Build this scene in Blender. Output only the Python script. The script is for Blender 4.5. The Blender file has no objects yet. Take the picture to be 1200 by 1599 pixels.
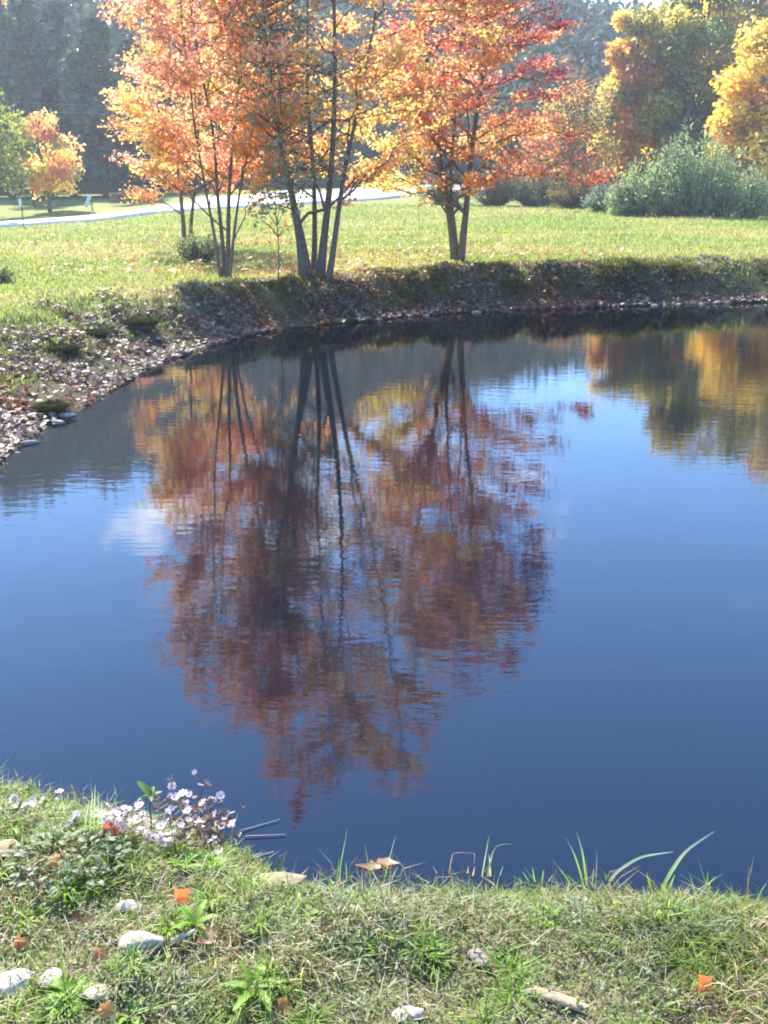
import bpy, math, random
import numpy as np
from mathutils import Matrix, Vector

# ------------------------------------------------------------------ camera, world, sun, exposure
scene = bpy.context.scene
PITCH = math.radians(18.7)
CAM = np.array([0.0, 0.0, 2.0])
FPX = 1556.0
cam_data = bpy.data.cameras.new('camera')
cam = bpy.data.objects.new('camera', cam_data)
scene.collection.objects.link(cam)
cam.location = CAM
cam.rotation_euler = (math.pi / 2 - PITCH, 0, 0)
cam_data.sensor_fit = 'VERTICAL'
cam_data.sensor_height = 36.0
cam_data.lens = 36.0 * FPX / 1599.0
cam_data.clip_start = 0.05
cam_data.clip_end = 3000
scene.camera = cam

SUN_EL = math.radians(41)
SUN_AZ = math.radians(-25)          # from +Y, negative = to the left
SUN_DIR = np.array([math.sin(SUN_AZ) * math.cos(SUN_EL), math.cos(SUN_AZ) * math.cos(SUN_EL), math.sin(SUN_EL)])

world = bpy.data.worlds.new('World')
scene.world = world
world.use_nodes = True
nt = world.node_tree
nt.nodes.clear()
w_out = nt.nodes.new('ShaderNodeOutputWorld')
w_bg = nt.nodes.new('ShaderNodeBackground')
sky = nt.nodes.new('ShaderNodeTexSky')
sky.sky_type = 'NISHITA'
sky.sun_disc = False
sky.sun_elevation = SUN_EL
sky.sun_rotation = SUN_AZ
sky.altitude = 0
sky.air_density = 1.0
sky.dust_density = 0.0
sky.ozone_density = 10.0
w_bg.inputs['Strength'].default_value = 0.15
# broken fair-weather clouds
w_tc = nt.nodes.new('ShaderNodeTexCoord')
w_map = nt.nodes.new('ShaderNodeMapping')
w_map.inputs['Location'].default_value = (5.558, -1.222, 4.794)
w_map.inputs['Scale'].default_value = (1.0, 1.0, 2.6)
w_noise = nt.nodes.new('ShaderNodeTexNoise')
w_noise.inputs['Scale'].default_value = 5.5
w_noise.inputs['Detail'].default_value = 6.0
w_noise.inputs['Roughness'].default_value = 0.55
w_ramp = nt.nodes.new('ShaderNodeValToRGB')
w_ramp.color_ramp.elements[0].position = 0.60
w_ramp.color_ramp.elements[1].position = 0.72
w_sep = nt.nodes.new('ShaderNodeSeparateXYZ')
w_band = nt.nodes.new('ShaderNodeMapRange')      # cumulus thin out with height above the horizon
w_band.inputs['From Min'].default_value = 0.34
w_band.inputs['From Max'].default_value = 0.41
w_band.inputs['To Min'].default_value = 1.0
w_band.inputs['To Max'].default_value = 0.0
w_mul = nt.nodes.new('ShaderNodeMath'); w_mul.operation = 'MULTIPLY'
w_mix = nt.nodes.new('ShaderNodeMix'); w_mix.data_type = 'RGBA'
w_mix.inputs[7].default_value = (8.5, 8.8, 9.4, 1)
L = nt.links.new
L(w_tc.outputs['Generated'], w_map.inputs['Vector'])
L(w_map.outputs[0], w_noise.inputs['Vector'])
L(w_noise.outputs['Fac'], w_ramp.inputs[0])
L(w_tc.outputs['Generated'], w_sep.inputs[0])
L(w_sep.outputs['Z'], w_band.inputs[0])
L(w_ramp.outputs[0], w_mul.inputs[0])
L(w_band.outputs[0], w_mul.inputs[1])
L(w_mul.outputs[0], w_mix.inputs[0])
L(sky.outputs[0], w_mix.inputs[6])
L(w_mix.outputs[2], w_bg.inputs['Color'])
L(w_bg.outputs[0], w_out.inputs['Surface'])

sun_data = bpy.data.lights.new('sun', 'SUN')
sun_data.energy = 3.8
sun_data.angle = math.radians(0.53)
sun_data.color = (1.0, 0.94, 0.84)
sun = bpy.data.objects.new('sun', sun_data)
scene.collection.objects.link(sun)
sun.location = (-20, 40, 40)
sun.rotation_euler = Vector(SUN_DIR).to_track_quat('Z', 'Y').to_euler()

scene.view_settings.view_transform = 'Standard'
scene.view_settings.look = 'None'
scene.view_settings.exposure = 1.95
scene.view_settings.gamma = 1.0
scene.view_settings.use_curve_mapping = False
scene.render.engine = 'CYCLES'
scene.cycles.use_denoising = True
scene.cycles.filter_width = 1.9
scene.cycles.max_bounces = 8
scene.cycles.diffuse_bounces = 5
scene.cycles.glossy_bounces = 3
scene.cycles.transmission_bounces = 5
scene.cycles.volume_bounces = 0
scene.cycles.transparent_max_bounces = 4
scene.cycles.sample_clamp_indirect = 6.0
scene.cycles.caustics_reflective = False
scene.cycles.caustics_refractive = False

RNG = np.random.default_rng(11)
COL = scene.collection

# ------------------------------------------------------------------ helpers
def ray(px, py):
    dx = (px - 600.0) / FPX
    dy = (799.5 - py) / FPX
    cp, sp = math.cos(PITCH), math.sin(PITCH)
    return np.array([dx, cp + dy * sp, -sp + dy * cp])

def at(px, py, D):
    r = ray(px, py)
    return CAM + r * (D / r[1])

def on_z(px, py, z):
    r = ray(px, py)
    return CAM + r * ((z - CAM[2]) / r[2])

def sstep(a, b, x):
    t = np.clip((np.asarray(x, float) - a) / (b - a), 0, 1)
    return t * t * (3 - 2 * t)

def _hash(ix, iy, seed):
    h = (ix.astype(np.int64) * 374761393 + iy.astype(np.int64) * 668265263 + seed * 144269) & 0xFFFFFFFF
    h = ((h ^ (h >> 13)) * 1274126177) & 0xFFFFFFFF
    h = h ^ (h >> 16)
    return (h & 0xFFFF) / 65535.0

def vnoise(x, y, seed=0):
    x = np.asarray(x, float); y = np.asarray(y, float)
    ix = np.floor(x); iy = np.floor(y)
    fx = x - ix; fy = y - iy
    fx = fx * fx * (3 - 2 * fx); fy = fy * fy * (3 - 2 * fy)
    a = _hash(ix, iy, seed); b = _hash(ix + 1, iy, seed)
    c = _hash(ix, iy + 1, seed); d = _hash(ix + 1, iy + 1, seed)
    return (a + (b - a) * fx) * (1 - fy) + (c + (d - c) * fx) * fy

def fbm(x, y, seed=0, octv=4):
    s = 0; amp = 0.5; f = 1.0
    for k in range(octv):
        s = s + amp * vnoise(np.asarray(x) * f, np.asarray(y) * f, seed + 17 * k)
        amp *= 0.5; f *= 2.03
    return s / (1 - 0.5 ** octv)

def norm(v):
    v = np.asarray(v, float)
    return v / np.maximum(np.linalg.norm(v, axis=-1, keepdims=True), 1e-9)

class MB:
    """collects vertices, faces and a colour per vertex; builds one mesh object"""
    def __init__(s):
        s.V = []; s.L = []; s.T = []; s.C = []; s.n = 0
    def add(s, V, faces, col=(0.5, 0.5, 0.5)):
        V = np.asarray(V, float).reshape(-1, 3)
        for F in faces:
            F = np.asarray(F, int)
            if F.size == 0: continue
            s.L.append((F + s.n).ravel()); s.T.append(np.full(F.shape[0], F.shape[1]))
        col = np.asarray(col, float)
        if col.ndim == 1: col = np.tile(col[:3], (len(V), 1))
        s.C.append(col); s.V.append(V); s.n += len(V)
    def tube(s, P, R, sides=6, col=(0.1, 0.08, 0.06), cap=True):
        P = np.asarray(P, float); R = np.asarray(R, float); m = len(P)
        T = norm(np.gradient(P, axis=0))
        ref = np.array([0.31, 0.17, 0.93]) if abs(T[0][2]) < 0.8 else np.array([0.9, 0.3, 0.1])
        U = norm(np.cross(T, ref)); W = np.cross(T, U)
        a = np.arange(sides) * 2 * math.pi / sides
        V = P[:, None] + R[:, None, None] * (np.cos(a)[None, :, None] * U[:, None] + np.sin(a)[None, :, None] * W[:, None])
        i = np.arange(m - 1)[:, None] * sides; j = np.arange(sides)[None]; k = (j + 1) % sides
        F = np.stack([i + j, i + k, i + sides + k, i + sides + j], -1).reshape(-1, 4)
        fs = [F]
        if cap:
            fs.append((np.arange(sides) + (m - 1) * sides)[None])
            fs.append(np.arange(sides)[::-1][None])
        s.add(V.reshape(-1, 3), fs, col)
    def mesh(s, name, origin=(0, 0, 0), smooth=False):
        V = np.concatenate(s.V) - np.asarray(origin, float)
        Lp = np.concatenate(s.L); T = np.concatenate(s.T); C = np.concatenate(s.C)
        me = bpy.data.meshes.new(name)
        me.vertices.add(len(V)); me.vertices.foreach_set('co', V.astype(np.float32).ravel())
        me.loops.add(len(Lp)); me.loops.foreach_set('vertex_index', Lp.astype(np.int32))
        me.polygons.add(len(T))
        st = np.concatenate([[0], np.cumsum(T)[:-1]])
        me.polygons.foreach_set('loop_start', st.astype(np.int32))
        try: me.polygons.foreach_set('loop_total', T.astype(np.int32))
        except Exception: pass
        ca = me.attributes.new('Col', 'FLOAT_COLOR', 'POINT')
        ca.data.foreach_set('color', np.concatenate([C, np.ones((len(C), 1))], 1).astype(np.float32).ravel())
        me.polygons.foreach_set('use_smooth', np.full(len(T), smooth))
        me.update(calc_edges=True)
        return me
    def build(s, name, mat, parent=None, origin=None, smooth=False, kind=None, label=None):
        o0 = np.array(parent.location) if (parent is not None and origin is None) else (np.zeros(3) if origin is None else np.asarray(origin, float))
        me = s.mesh(name, o0, smooth)
        me.materials.append(mat)
        o = bpy.data.objects.new(name, me); COL.objects.link(o)
        if parent is not None: o.parent = parent
        else: o.location = o0
        if kind: o['kind'] = kind
        if label: o['label'] = label
        return o

def tag(o, label, cat, group=None):
    o['label'] = label; o['category'] = cat
    if group: o['group'] = group
    return o

def thing(name, loc, label, cat, group=None):
    o = bpy.data.objects.new(name, None); COL.objects.link(o)
    o.location = loc; o.empty_display_size = 0.1
    return tag(o, label, cat, group)

def child(name, me, parent, loc=(0, 0, 0), rot=(0, 0, 0), scale=1.0):
    o = bpy.data.objects.new(name, me); COL.objects.link(o)
    o.parent = parent; o.location = loc; o.rotation_euler = rot
    o.scale = (scale,) * 3 if np.isscalar(scale) else scale
    return o

# leaf templates: outline in xy (stem at the origin, tip at +y), slight fold in z
def fan(outline):
    k = len(outline); return np.array(outline, float), [np.array([list(range(k))])]
MAPLE = fan([(0, 0, 0), (.30, .02, .05), (.24, .22, .04), (.58, .42, .10), (.26, .50, .03), (.0, 1.0, -.08),
             (-.26, .50, .03), (-.58, .42, .10), (-.24, .22, .04), (-.30, .02, .05)])
LOBED = fan([(0, 0, 0), (.46, .24, .07), (.24, .50, .03), (0, 1, -.08), (-.24, .50, .03), (-.46, .24, .07)])
DIAM = fan([(0, 0, 0), (.36, .45, .07), (0, 1, -.05), (-.36, .45, .07)])
NARROW = fan([(0, 0, 0), (.13, .45, .03), (0, 1, -.06), (-.13, .45, .03)])
OVAL = fan([(0, 0, 0), (.30, .25, .05), (.33, .62, .05), (0, 1, -.03), (-.33, .62, .05), (-.30, .25, .05)])

def scatter(mb, pos, nrm, size, tmpl, col, spin=None, along=None):
    """one leaf per position: plane normal nrm, random spin or pointing along"""
    T, Fs = tmpl; N = len(pos)
    if N == 0: return
    nrm = norm(nrm)
    if along is None:
        along = norm(RNG.normal(size=(N, 3)))
    v = along - (along * nrm).sum(1, keepdims=True) * nrm
    v = norm(v + 1e-6); u = np.cross(v, nrm)
    size = np.asarray(size, float).reshape(-1, 1, 1)
    V = pos[:, None] + size * (T[None, :, 0:1] * u[:, None] + T[None, :, 1:2] * v[:, None] + T[None, :, 2:3] * nrm[:, None])
    k = len(T)
    F = [(f[0][None] + (np.arange(N) * k)[:, None]) for f in Fs]
    mb.add(V.reshape(-1, 3), F, np.repeat(col, k, axis=0))

def blades(mb, pos, az, length, width, lean, curl, col, col_tip=None):
    """bent grass blades of two segments"""
    N = len(pos)
    d = np.stack([np.cos(az), np.sin(az), np.zeros(N)], 1)
    s = np.stack([-np.sin(az), np.cos(az), np.zeros(N)], 1)
    up = np.array([0, 0, 1.0])
    l = length[:, None]; w = width[:, None] * 0.5
    d1 = norm(up + d * lean[:, None]); d2 = norm(up * (1 - curl[:, None]) + d * (lean + curl * 1.4)[:, None])
    m = pos + d1 * l * 0.5; t = m + d2 * l * 0.5
    V = np.stack([pos - s * w, pos + s * w, m + s * w * .8, m - s * w * .8, t], 1)
    b = (np.arange(N) * 5)[:, None]
    ct = col if col_tip is None else col_tip
    C = np.stack([col, col, (col + ct) / 2, (col + ct) / 2, ct], 1)
    mb.add(V.reshape(-1, 3), [b + np.array([[0, 1, 2, 3]]), b + np.array([[3, 2, 4]])], C.reshape(-1, 3))

def pick(cols, n, p=None):
    cols = np.array(cols, float)
    i = RNG.choice(len(cols), n, p=p)
    c = cols[i] * RNG.uniform(0.75, 1.25, (n, 1)) * RNG.uniform(0.92, 1.08, (n, 3))
    return np.clip(c, 0.005, 0.9)

# ------------------------------------------------------------------ materials
def new_mat(name):
    m = bpy.data.materials.new(name); m.use_nodes = True
    m.node_tree.nodes.clear()
    return m, m.node_tree.nodes, m.node_tree.links.new

def leaf_mat(name, trans=0.5, gloss=0.06, rough=0.45, tsat=1.25, tval=1.5):
    m, n, l = new_mat(name)
    out = n.new('ShaderNodeOutputMaterial')
    at_ = n.new('ShaderNodeAttribute'); at_.attribute_name = 'Col'
    dif = n.new('ShaderNodeBsdfDiffuse'); tra = n.new('ShaderNodeBsdfTranslucent')
    hsv = n.new('ShaderNodeHueSaturation'); hsv.inputs['Saturation'].default_value = tsat; hsv.inputs['Value'].default_value = tval
    mx = n.new('ShaderNodeMixShader'); mx.inputs[0].default_value = trans
    gl = n.new('ShaderNodeBsdfGlossy'); gl.inputs['Roughness'].default_value = rough
    gl.inputs['Color'].default_value = (0.9, 0.9, 0.9, 1)
    mg = n.new('ShaderNodeMixShader'); mg.inputs[0].default_value = gloss
    l(at_.outputs['Color'], dif.inputs['Color']); l(at_.outputs['Color'], hsv.inputs['Color'])
    l(hsv.outputs[0], tra.inputs['Color'])
    l(dif.outputs[0], mx.inputs[1]); l(tra.outputs[0], mx.inputs[2])
    l(mx.outputs[0], mg.inputs[1]); l(gl.outputs[0], mg.inputs[2]); l(mg.outputs[0], out.inputs['Surface'])
    return m

def rough_mat(name, scale=8.0, lo=0.7, hi=1.3, rough=0.85, bump=0.3, bdist=0.02, spec=0.3):
    """vertex colour broken up by noise, with fine relief"""
    m, n, l = new_mat(name)
    out = n.new('ShaderNodeOutputMaterial'); p = n.new('ShaderNodeBsdfPrincipled')
    a = n.new('ShaderNodeAttribute'); a.attribute_name = 'Col'
    tc = n.new('ShaderNodeTexCoord')
    nz = n.new('ShaderNodeTexNoise'); nz.inputs['Scale'].default_value = scale; nz.inputs['Detail'].default_value = 7; nz.inputs['Roughness'].default_value = 0.65
    mr = n.new('ShaderNodeMapRange'); mr.inputs['From Min'].default_value = 0.3; mr.inputs['From Max'].default_value = 0.7
    mr.inputs['To Min'].default_value = lo; mr.inputs['To Max'].default_value = hi
    mul = n.new('ShaderNodeVectorMath'); mul.operation = 'SCALE'
    bp = n.new('ShaderNodeBump'); bp.inputs['Strength'].default_value = bump; bp.inputs['Distance'].default_value = bdist
    l(tc.outputs['Object'], nz.inputs['Vector']); l(nz.outputs['Fac'], mr.inputs[0])
    l(a.outputs['Color'], mul.inputs[0]); l(mr.outputs[0], mul.inputs['Scale'])
    l(mul.outputs[0], p.inputs['Base Color']); l(nz.outputs['Fac'], bp.inputs['Height']); l(bp.outputs[0], p.inputs['Normal'])
    p.inputs['Roughness'].default_value = rough; p.inputs['Specular IOR Level'].default_value = spec
    l(p.outputs[0], out.inputs['Surface'])
    return m

M_GROUND = rough_mat('turf_and_soil', 9.0, 0.6, 1.4, 0.95, 0.6, 0.03, 0.1)
M_HILL = rough_mat('forest_floor', 0.3, 0.6, 1.4, 0.95, 0.3, 0.3, 0.1)
M_BARK = rough_mat('bark', 22.0, 0.55, 1.45, 0.9, 0.8, 0.02, 0.2)
M_STONE = rough_mat('pale_stone', 38.0, 0.5, 1.25, 0.85, 0.8, 0.012, 0.2)
M_ROAD = rough_mat('worn_road', 3.0, 0.8, 1.12, 0.85, 0.15, 0.01, 0.3)
M_WOOD = rough_mat('dead_wood', 60.0, 0.7, 1.25, 0.8, 0.5, 0.004, 0.2)
M_PAINT = rough_mat('white_paint', 14.0, 0.9, 1.05, 0.5, 0.1, 0.003, 0.4)
M_WIRE = rough_mat('wire', 5.0, 0.9, 1.1, 0.5, 0.05, 0.002, 0.5)
M_LEAF = leaf_mat('autumn_leaf', 0.66, 0.04, 0.45, 0.98, 1.6)
M_GREENLEAF = leaf_mat('green_leaf', 0.45, 0.02, 0.5, 1.1, 1.5)
M_GRASS = leaf_mat('grass_blade', 0.45, 0.02, 0.5, 1.1, 1.45)
M_NEEDLE = leaf_mat('pine_needle', 0.2, 0.05, 0.5, 1.0, 1.2)
M_LITTER = leaf_mat('dry_leaf', 0.25, 0.07, 0.5, 1.0, 1.2)
M_DARKGRASS = leaf_mat('matte_grass', 0.25, 0.0, 0.6, 1.0, 1.2)  # no gloss and little translucency, for the dark tussock blades
M_PETAL = leaf_mat('petal', 0.5, 0.05, 0.5, 1.0, 1.1)

def water_mat():
    m, n, l = new_mat('pond_water')
    out = n.new('ShaderNodeOutputMaterial'); p = n.new('ShaderNodeBsdfPrincipled')
    p.inputs['Base Color'].default_value = (0.003, 0.006, 0.011, 1)
    p.inputs['Roughness'].default_value = 0.03
    p.inputs['IOR'].default_value = 1.5
    tc = n.new('ShaderNodeTexCoord'); mp = n.new('ShaderNodeMapping')
    mp.inputs['Scale'].default_value = (1.6, 4.2, 1); mp.inputs['Rotation'].default_value = (0, 0, 0.12)
    n1 = n.new('ShaderNodeTexNoise'); n1.inputs['Scale'].default_value = 2.7; n1.inputs['Detail'].default_value = 3; n1.inputs['Roughness'].default_value = 0.5
    n2 = n.new('ShaderNodeTexNoise'); n2.inputs['Scale'].default_value = 0.35; n2.inputs['Detail'].default_value = 2
    mr = n.new('ShaderNodeMapRange'); mr.inputs['From Min'].default_value = 0.38; mr.inputs['From Max'].default_value = 0.66
    mr.inputs['To Min'].default_value = 0.35; mr.inputs['To Max'].default_value = 1.0
    mu = n.new('ShaderNodeMath'); mu.operation = 'MULTIPLY'
    bp = n.new('ShaderNodeBump'); bp.inputs['Strength'].default_value = 1.0; bp.inputs['Distance'].default_value = 0.0014
    l(tc.outputs['Object'], mp.inputs[0]); l(mp.outputs[0], n1.inputs['Vector']); l(tc.outputs['Object'], n2.inputs['Vector'])
    l(n2.outputs['Fac'], mr.inputs[0]); l(n1.outputs['Fac'], mu.inputs[0]); l(mr.outputs[0], mu.inputs[1])
    l(mu.outputs[0], bp.inputs['Height']); l(bp.outputs[0], p.inputs['Normal'])
    l(p.outputs[0], out.inputs['Surface'])
    return m
M_WATER = water_mat()

# ------------------------------------------------------------------ the pond outline and the terrain
shore_px = [(0, 738), (25, 704), (62, 678), (96, 657), (146, 631), (205, 595), (258, 566), (330, 542), (385, 526), (420, 519), (470, 511), (520, 506),
            (565, 503), (630, 496), (700, 490), (800, 485), (887, 482), (1000, 478), (1100, 475), (1200, 472)]
SHORE_FAR = [tuple(on_z(x, y, 0)[:2]) for x, y in shore_px]
near_px = [(1230, 1408), (1100, 1405), (960, 1396), (820, 1394), (700, 1392), (600, 1392), (500, 1382), (430, 1362), (370, 1330), (300, 1305),
           (200, 1275), (100, 1255), (0, 1228)]
SHORE_NEAR = [tuple(on_z(x, y, 0)[:2]) for x, y in near_px]
POLY = np.array(SHORE_FAR + [(9.5, 16.6), (13, 14.5), (14.5, 10), (12, 5.5), (8, 3.6), (4, 2.75), (2, 2.52)] + SHORE_NEAR +
                [(-1.7, 3.5), (-2.7, 3.9), (-3.8, 4.4), (-4.4, 5.4), (-3.6, 6.3)])

def sdist(x, y):
    x = np.asarray(x, float); y = np.asarray(y, float)
    best = np.full(x.shape, 1e9); inside = np.zeros(x.shape, bool)
    n = len(POLY)
    for i in range(n):
        ax, ay = POLY[i]; bx, by = POLY[(i + 1) % n]
        ex, ey = bx - ax, by - ay
        t = np.clip(((x - ax) * ex + (y - ay) * ey) / (ex * ex + ey * ey), 0, 1)
        best = np.minimum(best, (x - ax - t * ex) ** 2 + (y - ay - t * ey) ** 2)
        c = ((ay > y) != (by > y)) & (x < (bx - ax) * (y - ay) / (by - ay + 1e-12) + ax)
        inside ^= c
    d = np.sqrt(best)
    return np.where(inside, -d, d)

ROAD_NEAR = [(-260, 374, 33), (-150, 366, 34), (0, 355, 35), (130, 347, 37.5), (270, 332, 41.5), (330, 327, 43.5), (450, 320, 46), (560, 314, 50), (660, 306, 55), (760, 301, 60)]
ROAD_FAR = [(-260, 362, 38), (-150, 355, 39), (0, 345, 39.5), (130, 338, 42), (270, 320, 46.5), (330, 308, 50), (450, 300, 54), (560, 295, 59), (660, 291, 64), (760, 289, 70)]
CTRL = [at(*p) for p in ROAD_NEAR + ROAD_FAR]
CTRL += [at(*p) for p in [(800, 326, 44), (880, 330, 41), (950, 332, 39), (1060, 340, 36), (1200, 343, 35), (1400, 345, 35)]]
CTRL += [np.array(p, float) for p in [(-4, 9.3, .50), (-3.2, 12, .50), (-2.2, 14.1, .51), (-1, 15.1, .51), (.2, 15.9, .54), (1.2, 16.9, .57), (3, 17.2, .58), (6, 17.6, .58), (10, 18.4, .6), (2, 24, .6), (-6, 22, .5), (10, 26, .62), (18, 12, .7),
         (-8, 6, .55), (-20, 10, .6), (30, 20, .7), (-60, 30, .5), (60, 40, .9), (-90, 90, 2), (0, 100, 2.2), (90, 90, 2), (-60, -20, .5), (60, -20, .5), (0, -40, .4)]]
CTRL = np.array(CTRL)

def field_z(x, y):
    num = 0; den = 0
    for c in CTRL:
        w = 1.0 / ((x - c[0]) ** 2 + (y - c[1]) ** 2 + 1.2) ** 1.5
        num = num + w * c[2]; den = den + w
    return num / den

def height(x, y, detail=True):
    x = np.asarray(x, float); y = np.asarray(y, float)
    d = sdist(x, y)
    far = sstep(3.6, 6.0, y + np.maximum(-x - 2.5, 0) * 0.8)
    ang = np.degrees(np.arctan2(x, np.maximum(y, 0.1)))
    w = np.interp(ang, [-35, -21, -14, -8, -3, 5, 20, 40], [2.6, 2.2, 1.7, 1.05, .95, 1.0, 1.1, 1.2])
    w = w * (0.85 + 0.3 * fbm(x * .9, y * .9, 5, 2))
    w = 0.42 + (w - 0.42) * far
    near_z = 0.27 + 0.04 * (fbm(x * 1.1, y * 1.1, 3, 2) - .5) + 0.0 * x
    zf = near_z + (field_z(x, y) - near_z) * far
    t = np.clip(d / w, 0, 1)
    prof = 0.25 * t + 0.75 * sstep(0.05, 1.0, t)
    z = zf * prof
    zi = np.maximum(d * 0.55, -0.9)
    z = np.where(d < 0, zi, z)
    if detail:
        bank = far * sstep(-0.25, 0.1, d) * (1 - sstep(w, w + 0.8, d))
        z = z + bank * (0.22 * (fbm(x * 2.2, y * 2.2, 21, 3) - .5) + .14 * (fbm(x * 6, y * 6, 22, 2) - .5)) * np.clip(t + .12, 0, 1)
        nearm = (1 - far) * sstep(-.05, .1, d)
        z = z + nearm * (0.075 * (fbm(x * 5, y * 5, 31, 3) - .5) + .03 * (fbm(x * 15, y * 15, 32, 2) - .5))
        fld = far * sstep(w, w + 1.5, d)
        z = z + fld * 0.10 * (fbm(x * .5, y * .5, 41, 3) - .5)
    return z

def hz(x, y):
    return float(height(np.array([x]), np.array([y]))[0])

def on_ground(px, py, t0=1.6, t1=80):
    r = ray(px, py)
    ys = np.geomspace(t0, t1, 900)
    P = CAM[None] + r[None] * (ys / r[1])[:, None]
    h = height(P[:, 0], P[:, 1])
    below = np.nonzero(P[:, 2] <= h)[0]
    k = below[0] if len(below) else len(ys) - 1
    p = P[k].copy(); p[2] = h[k]
    return p

def geo(a, b, n):
    return list(np.geomspace(a, b, n))

xs = np.arange(-2.4, 2.4001, 0.05)
xs = np.concatenate([-np.array(geo(9.5, 420, 34))[::-1], np.arange(-9.0, -2.41, .11), xs, np.arange(2.5, 10.2, .13), geo(10.6, 420, 34)])
ys = np.concatenate([-np.array(geo(1.0, 300, 14))[::-1], np.arange(-.6, 1.3, .2), np.arange(1.35, 3.4, .045), np.arange(3.5, 6.0, .16), np.arange(6.0, 19.5, .105), np.arange(19.8, 30, .4), geo(30.5, 420, 46)])
GX, GY = np.meshgrid(xs, ys)
GZ = height(GX, GY)
gd = sdist(GX, GY)
far_ = sstep(3.6, 6.0, GY + np.maximum(-GX - 2.5, 0) * 0.8)
bank_ = sstep(-.3, 0, gd) * (1 - sstep(0.5, 2.0, gd)) * far_
green = np.array([.18, .22, .05]); dry = np.array([.32, .26, .10]); soil = np.array([.070, .050, .036]); mud = np.array([.03, .026, .018])
n1 = sstep(.35, .68, fbm(GX * .35, GY * .8, 51, 4))[..., None]
fc = green * (1 - n1 * .55) + dry * n1 * .55
nearc = np.array([.15, .125, .065])
fc = fc * far_[..., None] + nearc * (1 - far_[..., None])
b2 = (bank_ * (0.55 + .7 * fbm(GX * 1.5, GY * 1.5, 52, 3)))[..., None].clip(0, 1)
fc = fc * (1 - b2) + soil * b2
fc = np.where((gd < 0)[..., None], mud, fc)
mb = MB()
ny, nx = GX.shape
idx = np.arange(nx * ny).reshape(ny, nx)
mb.add(np.stack([GX, GY, GZ], -1).reshape(-1, 3), [np.stack([idx[:-1, :-1], idx[:-1, 1:], idx[1:, 1:], idx[1:, :-1]], -1).reshape(-1, 4)], fc.reshape(-1, 3))
ground = mb.build('ground', M_GROUND, smooth=True, kind='structure')

# water sheet
mb = MB()
c0 = POLY.mean(0)
Q = c0 + (POLY - c0) * 1.0 + norm(POLY - c0) * 0.35
mb.add(np.concatenate([Q, np.zeros((len(Q), 1))], 1), [np.arange(len(Q))[None]], (.02, .03, .04))
water = mb.build('pond_water', M_WATER, kind='structure')

# road
mb = MB()
RN = np.array([at(*p) for p in ROAD_NEAR]); RF = np.array([at(*p) for p in ROAD_FAR])
tt = np.linspace(0, len(RN) - 1, 120)
def cr(P):
    return np.stack([np.interp(tt, np.arange(len(P)), P[:, k]) for k in range(3)], 1)
RN, RF = cr(RN), cr(RF)
ker = np.ones(9) / 9
for P in (RN, RF):
    for k in range(2):
        P[4:-4, k] = np.convolve(P[:, k], ker, 'valid')
RF = RN + (RF - RN) * np.interp(tt, [0, 3, 5, 9], [.62, .68, .95, 1])[:, None]
rows = []
for s_ in np.linspace(0, 1, 9):
    P = RN + (RF - RN) * s_
    P[:, 2] = np.maximum(height(P[:, 0], P[:, 1]), height(P[:, 0], P[:, 1], False)) + 0.07 + 0.05 * (1 - (2 * s_ - 1) ** 2)
    rows.append(P)
lowr = rows[0].copy(); lowr[:, 2] -= .25; highr = rows[-1].copy(); highr[:, 2] -= .25
rows = [lowr] + rows + [highr]
A = np.array(rows); m_, k_ = A.shape[0], A.shape[1]
ii = np.arange(m_ * k_).reshape(m_, k_)
mb.add(A.reshape(-1, 3), [np.stack([ii[:-1, :-1], ii[:-1, 1:], ii[1:, 1:], ii[1:, :-1]], -1).reshape(-1, 4)], (.70, .65, .57))
mb.build('road', M_ROAD, smooth=True, kind='structure')

# hill behind
HA = np.radians(np.linspace(-80, 80, 81)); HR = np.concatenate([np.linspace(70, 120, 22), [140, 180, 240]])
def hill_h(phi, r):
    deg = np.degrees(phi)
    el = np.interp(deg, [-80, -40, -21, -12, -4, 4, 10, 14, 20, 40, 80], [16, 17, 16.6, 15.4, 13.6, 11.6, 9.6, 9.2, 9.0, 9.5, 10])
    Hc = np.tan(np.radians(el)) * 108 - 5
    t = sstep(66, 118, r)
    return 0.2 + (Hc) * t + 3.5 * (fbm(r * np.sin(phi) * .04, r * np.cos(phi) * .04, 61, 3) - .5) * t
PH, RR = np.meshgrid(HA, HR)
mb = MB()
HV = np.stack([RR * np.sin(PH), RR * np.cos(PH), hill_h(PH, RR)], -1)
m_, k_ = PH.shape; ii = np.arange(m_ * k_).reshape(m_, k_)
mb.add(HV.reshape(-1, 3), [np.stack([ii[:-1, :-1], ii[:-1, 1:], ii[1:, 1:], ii[1:, :-1]], -1).reshape(-1, 4)], (.035, .035, .022))
mb.build('hill', M_HILL, smooth=True, kind='structure')

# the wood that covers the hill: reads as one mass
mb = MB()
n_cr = 2300
phi = np.radians(RNG.uniform(-48, 48, n_cr)); rr = np.sqrt(RNG.uniform(74 ** 2, 122 ** 2, n_cr))
hx, hy = rr * np.sin(phi), rr * np.cos(phi)
hzv = hill_h(phi, rr)
crad = RNG.uniform(1.6, 2.9, n_cr)
conif = RNG.random(n_cr) < np.interp(np.degrees(phi), [-30, -8, 5, 30], [.75, .6, .35, .3])
base_c = np.where(conif[:, None], pick([(.045, .075, .05), (.06, .09, .055), (.045, .065, .055)], n_cr),
                  pick([(.10, .09, .03), (.16, .10, .03), (.075, .09, .035), (.20, .13, .035), (.13, .06, .035), (.09, .075, .055)], n_cr))
K = 64
u = norm(RNG.normal(size=(n_cr, K, 3))); u[..., 2] = np.abs(u[..., 2]) * 1.0 - .25
rad = RNG.uniform(.55, 1.05, (n_cr, K, 1))
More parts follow.
